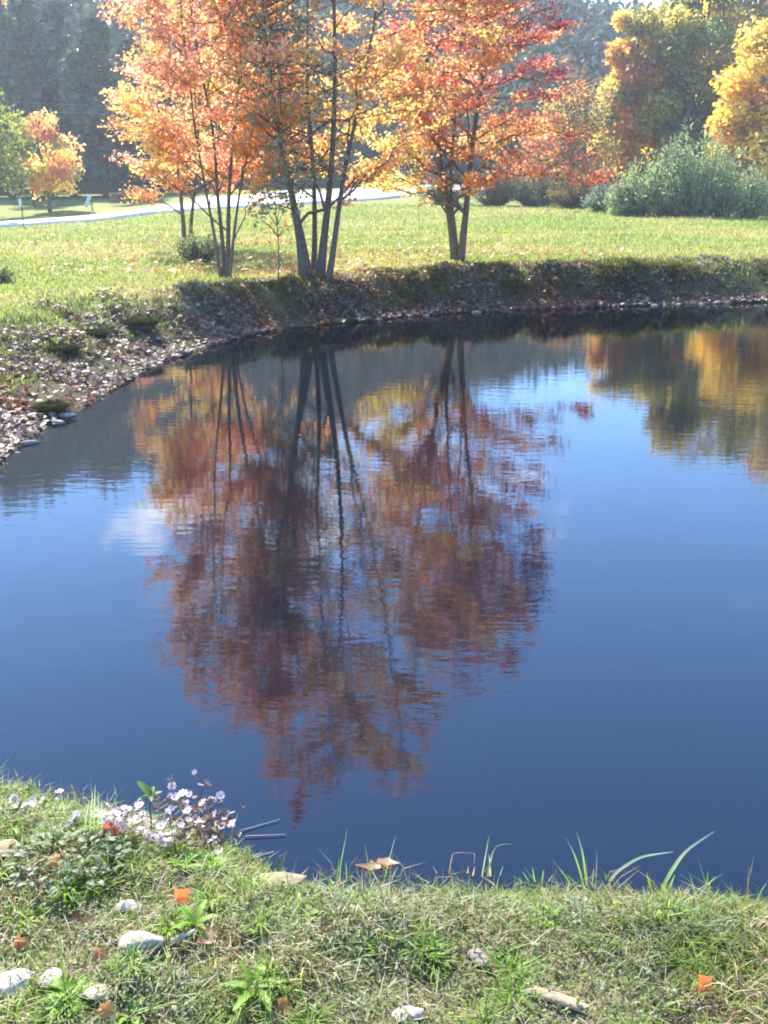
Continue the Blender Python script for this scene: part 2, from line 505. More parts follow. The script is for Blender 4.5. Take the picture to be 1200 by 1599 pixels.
vz = np.where(conif, 1.9, 1.15)[:, None, None]
off = u * rad * crad[:, None, None]
zz = off[..., 2:3] * vz
shr = np.where(conif[:, None, None], np.clip(1 - .33 * zz / crad[:, None, None], .15, 1.2), 1.0)
off = np.concatenate([off[..., :2] * shr, zz], -1)
pos = np.stack([hx, hy, hzv + crad * 1.2], 1)[:, None] + off
nr = u + RNG.normal(size=u.shape) * .6
scatter(mb, pos.reshape(-1, 3), nr.reshape(-1, 3), RNG.uniform(.45, 1.05, n_cr * K), DIAM,
        np.clip(np.repeat(base_c, K, 0) * RNG.uniform(.7, 1.35, (n_cr * K, 1)), .005, .8))
mb.build('hillside_wood', M_GREENLEAF, kind='stuff', label='hazy blue wood covering the hill behind the road')

exec_parts = True
# ------------------------------------------------------------------ maples at the bank
BARK_D = (.15, .12, .095); BARK_L = (.16, .14, .12)

def resample(P, n):
    P = np.asarray(P, float)
    s = np.concatenate([[0], np.cumsum(np.linalg.norm(np.diff(P, axis=0), axis=1))])
    t = np.linspace(0, s[-1], n)
    Q = np.stack([np.interp(t, s, P[:, k]) for k in range(3)], 1)
    for _ in range(2):
        Q[1:-1] = (Q[:-2] + 2 * Q[1:-1] + Q[2:]) / 4
    return Q

def branch_path(p0, p1, n=7, sag=.12, wob=.05):
    t = np.linspace(0, 1, n)[:, None]
    P = p0 + (p1 - p0) * t
    Ln = np.linalg.norm(p1 - p0)
    P[:, 2] += (np.sin(t[:, 0] * math.pi) * sag * Ln)
    P[1:-1] += RNG.normal(size=(n - 2, 3)) * wob * Ln * .5
    return P

def maple(name, label, group, base, stems, axis, z0, z1, prof, n_br, n_tw, n_lf, colf, lsize=(.042, .074), bark=BARK_D, tmpl=LOBED):
    root = thing(name, base, label, 'tree', group)
    ax = np.asarray(axis, float)
    bmb = MB(); lmb = MB()
    LP = []; LN = []; LA = []
    allst = []
    for path, r0, topz in stems:
        P = np.asarray(path, float)
        # carry the stem on beyond the drawn part up to its top
        last = P[-1]; d = norm(P[-1] - P[-2])
        if topz > last[2] + .3:
            n = max(3, int((topz - last[2]) / .7)); Q = []
            p = last.copy()
            for k in range(n):
                d = norm(d + np.array([0, 0, .18]) + RNG.normal(size=3) * .10)
                p = p + d * ((topz - last[2]) / n / max(d[2], .5)); Q.append(p.copy())
            P = np.concatenate([P, Q])
        P = resample(P, 26)
        t = np.linspace(0, 1, 26)
        R = r0 * (.50 * (1 - t) ** .9 + .50 * (1 - t) ** 5) + .006
        R[:3] *= np.array([1.15, 1.06, 1.02])
        smb = MB(); smb.tube(P, R, 10, np.array(bark))
        smb.build('trunk', M_BARK, root, smooth=True)
        allst.append((P, R))
    tot = sum(s[0][-1][2] - z0 for s in allst)
    for P, R in allst:
        nb = max(3, int(round(n_br * (P[-1][2] - z0) / tot)))
        for q in range(nb):
            zt = z0 + (P[-1][2] - z0) * ((q + RNG.random()) / nb) ** .74
            zs = max(P[2][2], zt - RNG.uniform(.15, .9))
            k = int(np.argmin(abs(P[:, 2] - zs)))
            p0 = P[k]
            rel = p0[:2] - ax
            out = math.atan2(rel[1], rel[0]) if np.linalg.norm(rel) > .15 else RNG.uniform(0, 2 * math.pi)
            a = out + RNG.normal() * 1.0 if RNG.random() < .35 else RNG.uniform(0, 2 * math.pi)
            rmax = prof((zt - z0) / (z1 - z0))
            rt = rmax * RNG.uniform(.62, 1.12)
            p1 = np.array([ax[0] + math.cos(a) * rt, ax[1] + math.sin(a) * rt, zt + RNG.uniform(-.2, .25)])
            if np.linalg.norm(p1 - p0) < .4: continue
            B = branch_path(p0, p1, 8, .07, .06)
            rb = min(R[k] * .5, .012 + .014 * np.linalg.norm(p1 - p0))
            bmb.tube(B, np.linspace(rb, .005, 8), 5, np.array(bark))
            bd = norm(p1 - p0)
            side = norm(np.cross(bd, [0, 0, 1.0]))
            for w in range(max(4, int(n_tw * np.interp(zt, [2.2, 4.0, 6.5], [1.0, .72, .6])))):
                tq = 1.0 - .72 * RNG.random() ** np.interp(zt, [2.5, 5], [1.3, 1.9])
                f = tq * 7; i = min(int(f), 6); o = B[i] + (B[i + 1] - B[i]) * (f - i)
                sg = 1 if w % 2 else -1
                td = norm(bd * RNG.uniform(.3, 1.0) + side * sg * RNG.uniform(.3, 1.0) + np.array([0, 0, RNG.uniform(-.15, .4)]))
                tl = RNG.uniform(.3, .75) * (1.15 - .4 * tq)
                e = o + td * tl
                Tw = branch_path(o, e, 4, -.04, .05)
                bmb.tube(Tw, np.array([.006, .005, .004, .002]), 3, np.array(bark), cap=False)
                u = RNG.uniform(.1, 1.05, n_lf)[:, None]
                lp = o + (e - o) * u + RNG.normal(size=(n_lf, 3)) * np.array([.065, .065, .04])
                LP.append(lp); LA.append(np.tile(td, (n_lf, 1)) + RNG.normal(size=(n_lf, 3)) * .8 + np.array([0, 0, -.5]))
    LP = np.concatenate(LP); LA = np.concatenate(LA)
    N = len(LP)
    LN = RNG.normal(size=(N, 3)) * .75 + np.array([0, 0, .8])
    kp = RNG.random(N) < np.interp(LP[:, 2], [2.5, 4.5, 7], [1, .85, .85]); LP, LA, LN = LP[kp], LA[kp], LN[kp]; N = len(LP)
    scatter(lmb, LP, LN, RNG.uniform(lsize[0], lsize[1], N), tmpl, colf(LP), along=norm(LA))
    bmb.build('branches', M_BARK, root, kind='stuff')
    lmb.build('crown', M_LEAF, root, kind='stuff')
    return root, N

YEL = (.70, .50, .14); ORG = (.68, .35, .12); RED = (.54, .16, .09); CRM = (.40, .10, .09); PNK = (.68, .33, .20); LGR = (.33, .35, .11); GOLD = (.65, .39, .085)
def mixcol(P, pals, wfun):
    """choose a palette per leaf in coherent clumps"""
    n = len(P)
    w = wfun(P)                                   # n x k weights
    g = np.stack([fbm(P[:, 0] * 1.1 + 9 * k, P[:, 2] * 1.3 + P[:, 1] * .9, 70 + k, 2) for k in range(w.shape[1])], 1)
    s = w * np.exp(5 * (g - .5)) * RNG.uniform(.4, 1.6, w.shape)
    i = s.argmax(1)
    c = np.array(pals)[i] * RNG.uniform(.7, 1.25, (n, 1)) * RNG.uniform(.9, 1.1, (n, 3))
    return np.clip(c, .01, .85)

def stem(pts, D, r0, top, dD=0.0):
    return ([at(x, y, D + dD * k) for k, (x, y) in enumerate(pts)], r0, top)

bA1 = on_ground(292, 390); bA2 = on_ground(352, 434); bB = on_ground(494, 432); bC = on_ground(716, 407)
def snap(path, b, dx=0.0, dy=0.0):
    """start the stem in the ground at the tree's base"""
    pts, r0, top = path
    pts[0] = np.array([pts[0][0], b[1] + dy, hz(pts[0][0], b[1] + dy) - .06])
    return (pts, r0, top)

D = bA1[1]
stA1 = [snap(stem([(289, 390), (287, 350), (283, 310), (276, 240)], D, .055, 5.2), bA1),
        snap(stem([(296, 390), (299, 345), (303, 305), (312, 240)], D + .1, .045, 5.0, .05), bA1, dy=.12)]
def wA(P):
    n = len(P); z = P[:, 2]
    return np.stack([np.interp(z, [1, 3, 6], [1.2, .8, .4]), np.full(n, 1.0), np.interp(z, [1, 3, 6], [.5, 1.1, 1.2]), np.interp(z, [2, 5, 8], [.05, .35, .8])], 1)
maple('maple_tree', 'slender two-stemmed orange maple with a small bush at its foot', 'maples along the far bank', bA1, stA1, (bA1[0] - .1, D), 1.55, 5.4,
      lambda f: 1.45 * (1 - .5 * f) * min(1, .55 + f * 3), 46, 10, 42, lambda P: mixcol(P, [YEL, ORG, PNK, RED], wA))
D = bA2[1]
stA2 = [snap(stem([(346, 434), (336, 370), (322, 300), (304, 200)], D, .024, 5.6), bA2),
        snap(stem([(351, 434), (348, 370), (340, 310), (334, 200)], D + .12, .034, 6.4), bA2, dy=.12),
        snap(stem([(356, 434), (357, 360), (357, 300), (366, 200)], D + .02, .038, 6.6), bA2, dy=.02),
        snap(stem([(358, 434), (365, 370), (374, 300), (394, 210)], D - .1, .022, 5.4), bA2, dy=-.1)]
maple('maple_tree', 'four-stemmed pink and orange maple on the left, between bush and sapling', 'maples along the far bank', bA2, stA2, (bA2[0] - .08, D), 1.6, 6.9,
      lambda f: 1.32 * (1 - .25 * f) * min(1, .6 + f * 2.5), 78, 10, 44, lambda P: mixcol(P, [YEL, ORG, PNK, RED], wA))
D = bB[1]
stB = [snap(stem([(482, 432), (472, 370), (456, 310), (443, 240), (420, 120)], D, .066, 7.3), bB),
       snap(stem([(490, 432), (492, 370), (492, 310), (488, 240), (478, 120)], D + .25, .042, 7.8), bB, dy=.25),
       snap(stem([(500, 432), (506, 370), (514, 310), (520, 240), (524, 120)], D + .05, .062, 8.2), bB, dy=.05),
       snap(stem([(512, 432), (524, 370), (531, 310), (543, 240), (572, 120)], D - .12, .045, 7.9), bB, dy=-.12),
       snap(stem([(469, 430), (466, 375), (455, 320), (448, 270), (440, 170)], D + .2, .024, 5.4), bB, dy=.2)]
def wB(P):
    x = P[:, 0]; z = P[:, 2]; n = len(P)
    left = sstep(-.9, -2.2, x)
    return np.stack([1.25 - .5 * left - .08 * z, np.full(n, 1.0), .5 + .6 * left, np.interp(z, [3, 6, 8.5], [.18, .7, 1.0]), np.full(n, .42)], 1)
maple('maple_tree', 'biggest maple, a clump of thick stems with yellow and orange leaves', 'maples along the far bank', bB, stB, (bB[0] + .40, D - .1), 1.9, 8.5,
      lambda f: 2.35 * (1 - .62 * f ** 2.2) * min(1, .5 + f * 2.2), 140, 11, 42, lambda P: mixcol(P, [YEL, ORG, PNK, RED, GOLD], wB))
D = bC[1]
stC = [snap(stem([(712, 407), (705, 350), (695, 300), (684, 220), (668, 100)], D, .072, 7.0), bC),
       snap(stem([(719, 407), (726, 350), (731, 300), (738, 220), (758, 100)], D - .08, .068, 7.6), bC, dy=-.08),
       snap(stem([(714, 407), (709, 350), (702, 300), (708, 220), (716, 100)], D + .22, .05, 6.4), bC, dy=.22)]
def wC(P):
    x = P[:, 0]; z = P[:, 2]; n = len(P)
    left = sstep(1.2, .2, x); low = sstep(3.2, 2.2, z)
    return np.stack([.30 + 1.3 * left * low + .35 * low, .85 + .4 * low, .30 + 0 * x, 1.0 - .5 * left * low - .35 * low, .7 * sstep(2.4, 3.6, z), .5 * low], 1)
maple('maple_tree', 'crimson and orange maple on twin dark trunks, right of the biggest clump', 'maples along the far bank', bC, stC, (bC[0] + .38, D - .2), 1.6, 7.8,
      lambda f: 1.95 * (1 - .55 * f) * min(1, .85 + f * 2.2), 128, 11, 44, lambda P: mixcol(P, [YEL, ORG, PNK, RED, CRM, LGR], wC))

# the dark green climber on the biggest clump's left stems, and the sapling
mb = MB(); bm2 = MB()
vb = bB + np.array([-.16, -.25, 0]); vb[2] = hz(vb[0], vb[1])
root = thing('evergreen_sapling', vb, 'dark green leafy young tree growing through the biggest maple clump', 'tree')
P = resample([vb + [0, 0, -.05], vb + [-.12, 0, 1.0], vb + [-.30, -.25, 2.2], vb + [-.40, -.45, 3.2], vb + [-.42, -.5, 4.3]], 18)
bm2.tube(P, np.linspace(.032, .01, 18), 7, BARK_D); bm2.build('trunk', M_BARK, root, smooth=True)
LPs = []
br = MB()
for q in range(64):
    t = RNG.uniform(.24, 1); p0 = P[int(t * 17)]
    a = RNG.uniform(0, 2 * math.pi); r_ = RNG.uniform(.25, 1.0) * (1.05 - .55 * abs(t - .5))
    p1 = p0 + np.array([math.cos(a) * r_, math.sin(a) * r_, RNG.uniform(-.1, .4)])
    br.tube(branch_path(p0, p1, 5, .05), np.linspace(.012, .004, 5), 4, BARK_D)
    k = 48
    LPs.append(p0 + (p1 - p0) * RNG.uniform(.35, 1.1, (k, 1)) + RNG.normal(size=(k, 3)) * .13)
LPs = np.concatenate(LPs)
scatter(mb, LPs, RNG.normal(size=LPs.shape) + [0, 0, .5], RNG.uniform(.045, .085, len(LPs)), DIAM, pick([(.21, .26, .15), (.25, .28, .17), (.18, .22, .13), (.30, .28, .15)], len(LPs)))
br.build('branches', M_BARK, root, kind='stuff'); mb.build('crown', M_GREENLEAF, root, kind='stuff')

def twiggy_sapling(px, py, top, label):
    b = on_ground(px, py)
    root = thing('sapling', b, label, 'sapling')
    P = resample([b + [0, 0, -.04], b + [.03, 0, .5], b + [-.02, 0, top * .6], b + [.05, 0, top]], 12)
    s = MB(); s.tube(P, np.linspace(.012, .004, 12), 6, BARK_D); s.build('trunk', M_BARK, root, smooth=True)
    t_ = MB(); lf = MB(); LP = []
    for q in range(14):
        p0 = P[RNG.integers(4, 11)]; a = RNG.uniform(0, 6.28); l = RNG.uniform(.2, .6)
        p1 = p0 + np.array([math.cos(a) * l, math.sin(a) * l, RNG.uniform(.05, .4)])
        t_.tube(branch_path(p0, p1, 4), np.linspace(.007, .002, 4), 4, BARK_D)
        LP.append(p0 + (p1 - p0) * RNG.uniform(.4, 1.1, (7, 1)) + RNG.normal(size=(7, 3)) * .06)
    LP = np.concatenate(LP)
    scatter(lf, LP, RNG.normal(size=LP.shape), RNG.uniform(.06, .09, len(LP)), MAPLE, pick([ORG, GOLD, (.3, .2, .08)], len(LP)))
    t_.build('branches', M_BARK, root, kind='stuff'); lf.build('crown', M_LEAF, root, kind='stuff')
twiggy_sapling(435, 433, 1.7, 'thin bare sapling between the left maples and the biggest clump')

# ------------------------------------------------------------------ shrubs and background trees
def clump_tree(name, label, cat, group, base, H, r, trunk_h, colors, n_leaf, lsize, n_clump=46, seed=0, mat=None, tmpl=DIAM, bark=BARK_D, top_narrow=.6, clump_r=.40, trunks=1, p=None):
    root = thing(name, base, label, cat, group)
    base = np.asarray(base, float)
    for k in range(trunks):
        o = np.array([(k - (trunks - 1) / 2) * r * .35, RNG.normal() * .1 * r, 0])
        P = resample([base + o + [0, 0, -.1], base + o * 1.1 + [RNG.normal() * .1, 0, H * .3], base + o * 1.4 + [RNG.normal() * .2, 0, H * .62], base + o * 1.3 + [0, 0, H * .9]], 14)
        s = MB(); s.tube(P, np.linspace(.022 * H / math.sqrt(trunks), .02, 14), 8, bark); s.build('trunk', M_BARK, root, smooth=True)
    C = []
    while len(C) < n_clump:
        q = RNG.uniform(-1, 1, 3)
        z = (q[2] + 1) / 2
        env = math.sin(math.pi * min(1, max(0.04, (z * (1 - .12) + .10))) ** top_narrow) ** .7
        if .25 < math.hypot(q[0], q[1]) / max(env, .05) < 1.0 or (z > .8 and math.hypot(q[0], q[1]) < env):
            C.append([q[0] * r, q[1] * r, trunk_h + z * (H - trunk_h)])
    C = np.array(C) + base
    b_ = MB()
    for c in C[::2]:
        z0_ = base[2] + max(trunk_h * .6, (c[2] - base[2]) * RNG.uniform(.45, .75))
        p0 = np.array([base[0], base[1], z0_]); b_.tube(branch_path(p0, c, 5, .05), np.linspace(.05, .012, 5) * H / 9, 4, bark)
    b_.build('branches', M_BARK, root, kind='stuff')
    k = n_leaf // n_clump
    cr_ = RNG.uniform(.7, 1.3, (n_clump, 1, 1)) * clump_r * r
    u = norm(RNG.normal(size=(n_clump, k, 3))) * RNG.uniform(.15, 1, (n_clump, k, 1)) ** .5 * cr_
    u[..., 2] *= .75
    pos = (C[:, None] + u).reshape(-1, 3)
    cc = pick(colors, n_clump, p)
    col = np.clip(np.repeat(cc, k, 0) * RNG.uniform(.7, 1.3, (len(pos), 1)), .005, .85)
    lm = MB(); scatter(lm, pos, RNG.normal(size=pos.shape) * .8 + [0, 0, .6], RNG.uniform(lsize[0], lsize[1], len(pos)), tmpl, col)
    lm.build('crown', mat or M_LEAF, root, kind='stuff')
    return root

def gbase(px, D):
    p = at(px, 330, D); p[2] = hz(p[0], p[1]); return p

G_R = 'trees at the right edge of the field'
YB = [(.62, .42, .05), (.58, .36, .05), (.66, .48, .08)]
clump_tree('deciduous_tree', 'narrow orange-yellow tree at the left end of the right-hand wood', 'tree', G_R, gbase(978, 55), 10.4, 1.9, .3, [(.62, .35, .05), (.58, .42, .06), (.56, .28, .06), (.40, .34, .08)], 17500, (.19, .34), 64)
clump_tree('deciduous_tree', 'dark olive green tree just right of the narrow orange one', 'tree', G_R, gbase(1022, 60), 12.2, 2.7, .3, [(.13, .16, .05), (.17, .19, .05), (.28, .26, .07), (.10, .13, .045)], 18750, (.21, .36), 70, mat=M_GREENLEAF)
clump_tree('deciduous_tree', 'yellow-brown tree standing behind the grey-green willow shrub', 'tree', G_R, gbase(1072, 54), 12.2, 2.7, .3, [(.46, .36, .06), (.34, .31, .07), (.28, .22, .07), (.21, .23, .06)], 20000, (.19, .34), 76, trunks=2)
clump_tree('deciduous_tree', 'thin-leaved brown tree with bare stems beside the bright yellow tree', 'tree', G_R, gbase(1115, 58), 13.6, 2.6, 1.0, [(.36, .26, .08), (.46, .35, .08), (.30, .25, .07)], 16250, (.21, .36), 64, trunks=3, clump_r=.44)
clump_tree('deciduous_tree', 'bright golden yellow tree at the right edge of the picture', 'tree', G_R, gbase(1186, 47), 8.6, 2.2, .8, YB + [(.50, .34, .05)], 18750, (.15, .28), 84, clump_r=.40)
clump_tree('deciduous_tree', 'tall olive and brown tree behind the bright yellow one', 'tree', G_R, gbase(1180, 64), 15.6, 3.4, .8, [(.26, .25, .06), (.34, .29, .07), (.20, .20, .06)], 20000, (.23, .4), 76)
clump_tree('deciduous_tree', 'tallest russet tree at the far right, its top only in the reflection', 'tree', G_R, gbase(1262, 60), 17.5, 3.8, .8, [(.42, .27, .07), (.48, .34, .08), (.30, .26, .07)], 20000, (.23, .4), 76)
clump_tree('deciduous_tree', 'orange-brown tree behind the crimson maple at the field edge', 'tree', G_R, gbase(885, 50), 5.6, 2.2, .3, [(.46, .21, .06), (.36, .24, .07), (.40, .14, .06), (.22, .20, .07)], 9000, (.12, .22), 44)

# willow-like shrubs: arching stems with narrow leaves
def willow(name, label, group, base, W, H, n_st, colors, lsize=(.10, .2), n_lf=42, depth=.8, lobes=((0., 1., 1.),)):
    root = thing(name, base, label, 'shrub', group)
    base = np.asarray(base, float); s = MB(); lf = MB(); LP = []; LA = []
    for q in range(n_st):
        a = RNG.uniform(0, 2 * math.pi); f = math.sqrt(RNG.random())
        lx, lw, lh = lobes[q % len(lobes)]
        bs = base + np.array([lx * W, RNG.normal() * .08 * W, 0])
        tip = bs + np.array([math.cos(a) * W * lw * f, math.sin(a) * W * lw * f * depth, H * lh * math.sqrt(max(.02, 1 - .9 * f * f)) * RNG.uniform(.55, 1.08)])
        b0 = bs + np.array([math.cos(a), math.sin(a), 0]) * W * lw * .22 * f + [0, 0, -.05]
        P = branch_path(b0, tip, 8, .10, .03)
        s.tube(P, np.linspace(.025, .004, 8), 4, (.10, .085, .06))
        k = n_lf
        u = RNG.uniform(.12, 1.03, k) * 6.999; i = u.astype(int); i = np.minimum(i, 6); fr = (u - i)[:, None]
        p = P[i] + (P[i + 1] - P[i]) * fr + RNG.normal(size=(k, 3)) * .10 * max(H, 1) / 2.2
        LP.append(p); LA.append(norm(P[i + 1] - P[i]) + RNG.normal(size=(k, 3)) * .7)
    LP = np.concatenate(LP); LP[:, 2] = np.maximum(LP[:, 2], base[2] + .02)
    g = fbm(LP[:, 0] * 1.6, LP[:, 2] * 1.6 + LP[:, 1], 88, 2)
    c = pick(colors, len(LP)) * (0.8 + .4 * g[:, None])
    scatter(lf, LP, RNG.normal(size=LP.shape), RNG.uniform(lsize[0], lsize[1], len(LP)), NARROW, c, along=norm(np.concatenate(LA)))
    s.build('stems', M_BARK, root, kind='stuff'); lf.build('crown', M_GREENLEAF, root, kind='stuff')
GREYG = [(.25, .31, .15), (.29, .35, .18), (.19, .25, .11), (.33, .38, .17)]
def wbase(px, py, D):
    p = at(px, py, D); p[2] = hz(p[0], p[1]) - .02; return p
willow('willow_shrub', 'large rounded grey-green shrub at the right end of the field', 'shrubs at the field edge', wbase(1068, 340, 36.8), 2.55, 3.0, 320, GREYG, (.12, .24), 60, lobes=((-.02, .42, 1.05), (-.62, .36, .58), (.5, .45, .80), (-.28, .36, .88), (.25, .40, .92), (.88, .36, .52), (-.85, .22, .42), (.1, .7, .6)))
willow('willow_shrub', 'small pale grey shrub just left of the large grey-green one', 'shrubs at the field edge', wbase(942, 330, 39.5), .75, 1.15, 60, [(.26, .29, .22), (.22, .25, .18)], (.1, .18), 44)
willow('willow_shrub', 'olive and russet shrub at the right edge, beside the large grey-green one', 'shrubs at the field edge', wbase(1215, 342, 38), 1.5, 2.2, 130, [(.20, .20, .08), (.30, .17, .06), (.16, .18, .08)], (.1, .2), 48)
for px, D_, W, H, lab, cc in [(690, 48, 1.3, 1.3, 'low dull shrub behind the twin trunks of the crimson maple', [(.10, .12, .06), (.16, .14, .07)]),
                              (770, 47, 1.6, 1.7, 'dark shrub at the field edge, seen right of the twin trunks', [(.07, .09, .045), (.14, .12, .05)]),
                              (835, 46, 1.3, 1.5, 'dark green shrub under the right side of the crimson crown', [(.06, .09, .04), (.11, .12, .05)]),
                              (895, 44, 1.2, 1.4, 'brown and green shrub left of the small pale grey one', [(.11, .10, .045), (.22, .13, .05)]),
                              (600, 66, 1.6, 1.5, 'pale straw-coloured bush at the far side of the road', [(.25, .24, .13), (.18, .20, .09)])]:
    b = gbase(px, D_)
    willow('field_edge_shrub', lab, 'shrubs at the field edge', b, W, H, 80, cc, (.1, .2), 44)

b = on_ground(312, 412)
willow('bush', 'small green bush between the two left maples', None, b + np.array([-.05, .35, 0]), .42, .55, 50, [(.22, .26, .12), (.17, .21, .09), (.28, .31, .16)], (.06, .1), 40)
b = on_ground(2, 440)
willow('weed_clump', 'dark green weed clump in the grass at the left edge', None, b, .26, .26, 26, [(.18, .23, .09), (.20, .24, .11)], (.05, .09), 26)

# left: orange tree, green-yellow trees, pines
G_L = 'trees across the road on the left'
clump_tree('deciduous_tree', 'small round orange tree beside the road in front of the pines', 'tree', G_L, gbase(80, 45), 4.3, 1.3, .9, [(.66, .38, .14), (.64, .44, .13), (.62, .30, .11), (.45, .42, .12)], 5200, (.11, .2), 36)
clump_tree('deciduous_tree', 'leafy green and yellow tree at the left edge of the picture', 'tree', G_L, gbase(-22, 43), 7.6, 1.7, .7, [(.22, .26, .07), (.34, .34, .08), (.16, .20, .06)], 6000, (.12, .22), 40, mat=M_GREENLEAF)
clump_tree('deciduous_tree', 'yellow-leaved tree above the pines in the top left corner', 'tree', G_L, gbase(-6, 64), 14.5, 2.2, 6.0, [(.52, .40, .10), (.40, .34, .10)], 3800, (.16, .28), 26)
clump_tree('deciduous_tree', 'green understorey tree below the small orange tree', 'tree', G_L, gbase(52, 49), 3.0, 1.3, .5, [(.15, .20, .07), (.22, .24, .08)], 3000, (.12, .2), 22, mat=M_GREENLEAF)

def pine(label, base, H, r, n_wh=17):
    root = thing('pine_tree', base, label, 'tree', 'pines behind the road')
    base = np.asarray(base, float)
    s = MB(); P = resample([base + [0, 0, -.1], base + [0, 0, H * .5], base + [.05, 0, H]], 10); s.tube(P, np.linspace(.02 * H, .02, 10), 8, (.09, .07, .055)); s.build('trunk', M_BARK, root, smooth=True)
    b_ = MB(); lf = MB(); LP = []; LA = []
    for w in range(n_wh):
        f = (w + .5) / n_wh
        z = H * (.10 + .88 * f)
        for q in range(7):
            a = RNG.uniform(0, 6.283); L_ = r * (1 - f) ** .75 * RNG.uniform(.65, 1.15) + .15
            p0 = base + [0, 0, z]; p1 = p0 + np.array([math.cos(a) * L_, math.sin(a) * L_, L_ * RNG.uniform(-.12, .28)])
            Bp = branch_path(p0, p1, 5, .06, .04)
            b_.tube(Bp, np.linspace(.03, .006, 5), 4, (.08, .06, .05))
            k = int(18 + 34 * (1 - f))
            u = RNG.uniform(.2, 1.05, (k, 1))
            LP.append(p0 + (p1 - p0) * u + RNG.normal(size=(k, 3)) * [.2, .2, .13]); LA.append(np.tile(norm(p1 - p0), (k, 1)) + RNG.normal(size=(k, 3)) * .5)
    LP = np.concatenate(LP)
    scatter(lf, LP, RNG.normal(size=LP.shape) * .6 + [0, 0, .8], RNG.uniform(.28, .6, len(LP)), NARROW if False else DIAM, pick([(.05, .09, .05), (.075, .12, .065), (.04, .07, .045), (.11, .15, .08)], len(LP)), along=norm(np.concatenate(LA)))
    b_.build('branches', M_BARK, root, kind='stuff'); lf.build('crown', M_NEEDLE, root, kind='stuff')
for px, D_, H, r, lab in [(22, 62, 11.2, 3.0, 'leftmost dark pine behind the green and yellow tree'),
                          (72, 60, 10.6, 2.8, 'dark pine standing directly behind the small orange tree'),
                          (118, 63, 10.8, 2.8, 'dark pine right of the small orange tree, tallest of its row'),
                          (168, 58, 9.2, 2.6, 'broad blue-green pine in front of the row, right of the leaning white board'),
                          (225, 62, 8.6, 2.5, 'hazy pine half hidden behind the left maple foliage'),
                          (285, 68, 8.4, 2.6, 'hazy pine seen through the slender two-stemmed maple'),
                          (370, 76, 9.5, 3.0, 'far pine seen through the leaves of the four-stemmed maple')]:
    pine(lab, gbase(px, D_), H, r)

# ------------------------------------------------------------------ roadside things
def box(mb, c, s, col, rot=None, bev=0.0):
    c = np.asarray(c, float); h = np.asarray(s, float) / 2
    V = np.array([[x, y, z] for x in (-1, 1) for y in (-1, 1) for z in (-1, 1)], float) * h
    if rot is not None: V = V @ np.array(rot).T
    mb.add(V + c, [np.array([[0, 1, 3, 2], [4, 6, 7, 5], [0, 4, 5, 1], [2, 3, 7, 6], [0, 2, 6, 4], [1, 5, 7, 3]])], col)

def rock_mesh(name, seed, sub=3, lump=.28, flat=.6):
    import bmesh
    bm = bmesh.new(); bmesh.ops.create_icosphere(bm, subdivisions=sub, radius=1.0)
    V = np.array([v.co[:] for v in bm.verts])
    r = np.random.default_rng(seed)
    D_ = norm(r.normal(size=(9, 3))); o = r.uniform(.45, .85, 9)
    V2 = V.copy()
    for d_, k in zip(D_, o):                     # knock flat facets off the ball
        q = V2 @ d_; m = q > k
        V2[m] -= ((q[m] - k) * .85)[:, None] * d_
    V2 *= 1 + lump * (fbm(V[:, 0] * 2 + seed, V[:, 1] * 2 + V[:, 2] * 1.7, seed, 3) - .5)[:, None]
    V2[:, 2] *= flat
    F = np.array([[v.index for v in f.verts] for f in bm.faces]); bm.free()
    return V2, F

def rock(name, label, cat, group, p, size, col, seed, yaw=0., flat=.6, sink=.35, mat=None, sub=3):
    V, F = rock_mesh(name, seed, sub, flat=flat)
    c, s_ = math.cos(yaw), math.sin(yaw)
    V = V * np.asarray(size, float)
    V = np.stack([V[:, 0] * c - V[:, 1] * s_, V[:, 0] * s_ + V[:, 1] * c, V[:, 2]], 1)
    zmin = V[:, 2].min()
    o = np.array([p[0], p[1], p[2]])
    V = V + o + np.array([0, 0, -zmin * (1 - sink * 2)])
    m = MB(); m.add(V, [F], np.array(col)); ob = m.build(name, mat or M_STONE, origin=o, smooth=True)
    return tag(ob, label, cat, group)

b = gbase(140, 44.5)
root = thing('leaning_board', b, 'leaning white board on the dark verge across the road', 'board')
m = MB(); R_ = Matrix.Rotation(.42, 3, 'Y'); R_ = [list(r) for r in R_]
box(m, b + [-.02, 0, .45], (.15, .03, .55), (.66, .66, .64), R_); m.build('board', M_PAINT, root)
m = MB(); m.tube([b + [.12, .06, -.1], b + [.10, .06, .5]], [.03, .03], 6, (.15, .12, .09)); m.build('stake', M_WOOD, root)
b = at(37, 352, 35.0); b[2] = hz(b[0], b[1])
root = thing('marker_post', b, 'thin roadside post with a small white plate, left edge', 'post')
m = MB(); m.tube([b + [0, 0, -.1], b + [.01, 0, .95]], [.022, .02], 6, (.10, .10, .10)); m.build('post', M_WOOD, root)
m = MB(); box(m, b + [-.02, -.03, .80], (.10, .015, .26), (.62, .62, .60)); m.build('plate', M_PAINT, root)
# heap of cut branches by the road
b = gbase(215, 47.5)
root = thing('brush_heap', b, 'reddish brown heap of cut branches beside the road', 'brush heap')
m = MB()
for q in range(46):
    a = RNG.normal() * .5 - .25; l = RNG.uniform(.5, 1.3); c = b + np.array([RNG.normal() * .5, RNG.normal() * .3, 0]); hh = max(.04, .55 - .55 * abs(c[0] - b[0])) * RNG.random()
    e = np.array([math.cos(a) * l, RNG.normal() * .3, -math.sin(.35) * l * .5]) / 2
    m.tube(branch_path(c + [0, 0, hh + .15] - e, c + [0, 0, hh + .12] + e, 4, .03), np.linspace(.05, .02, 4), 5, np.array([.26, .15, .10]) * RNG.uniform(.6, 1.3))
m.build('cut_branches', M_WOOD, root, kind='stuff')
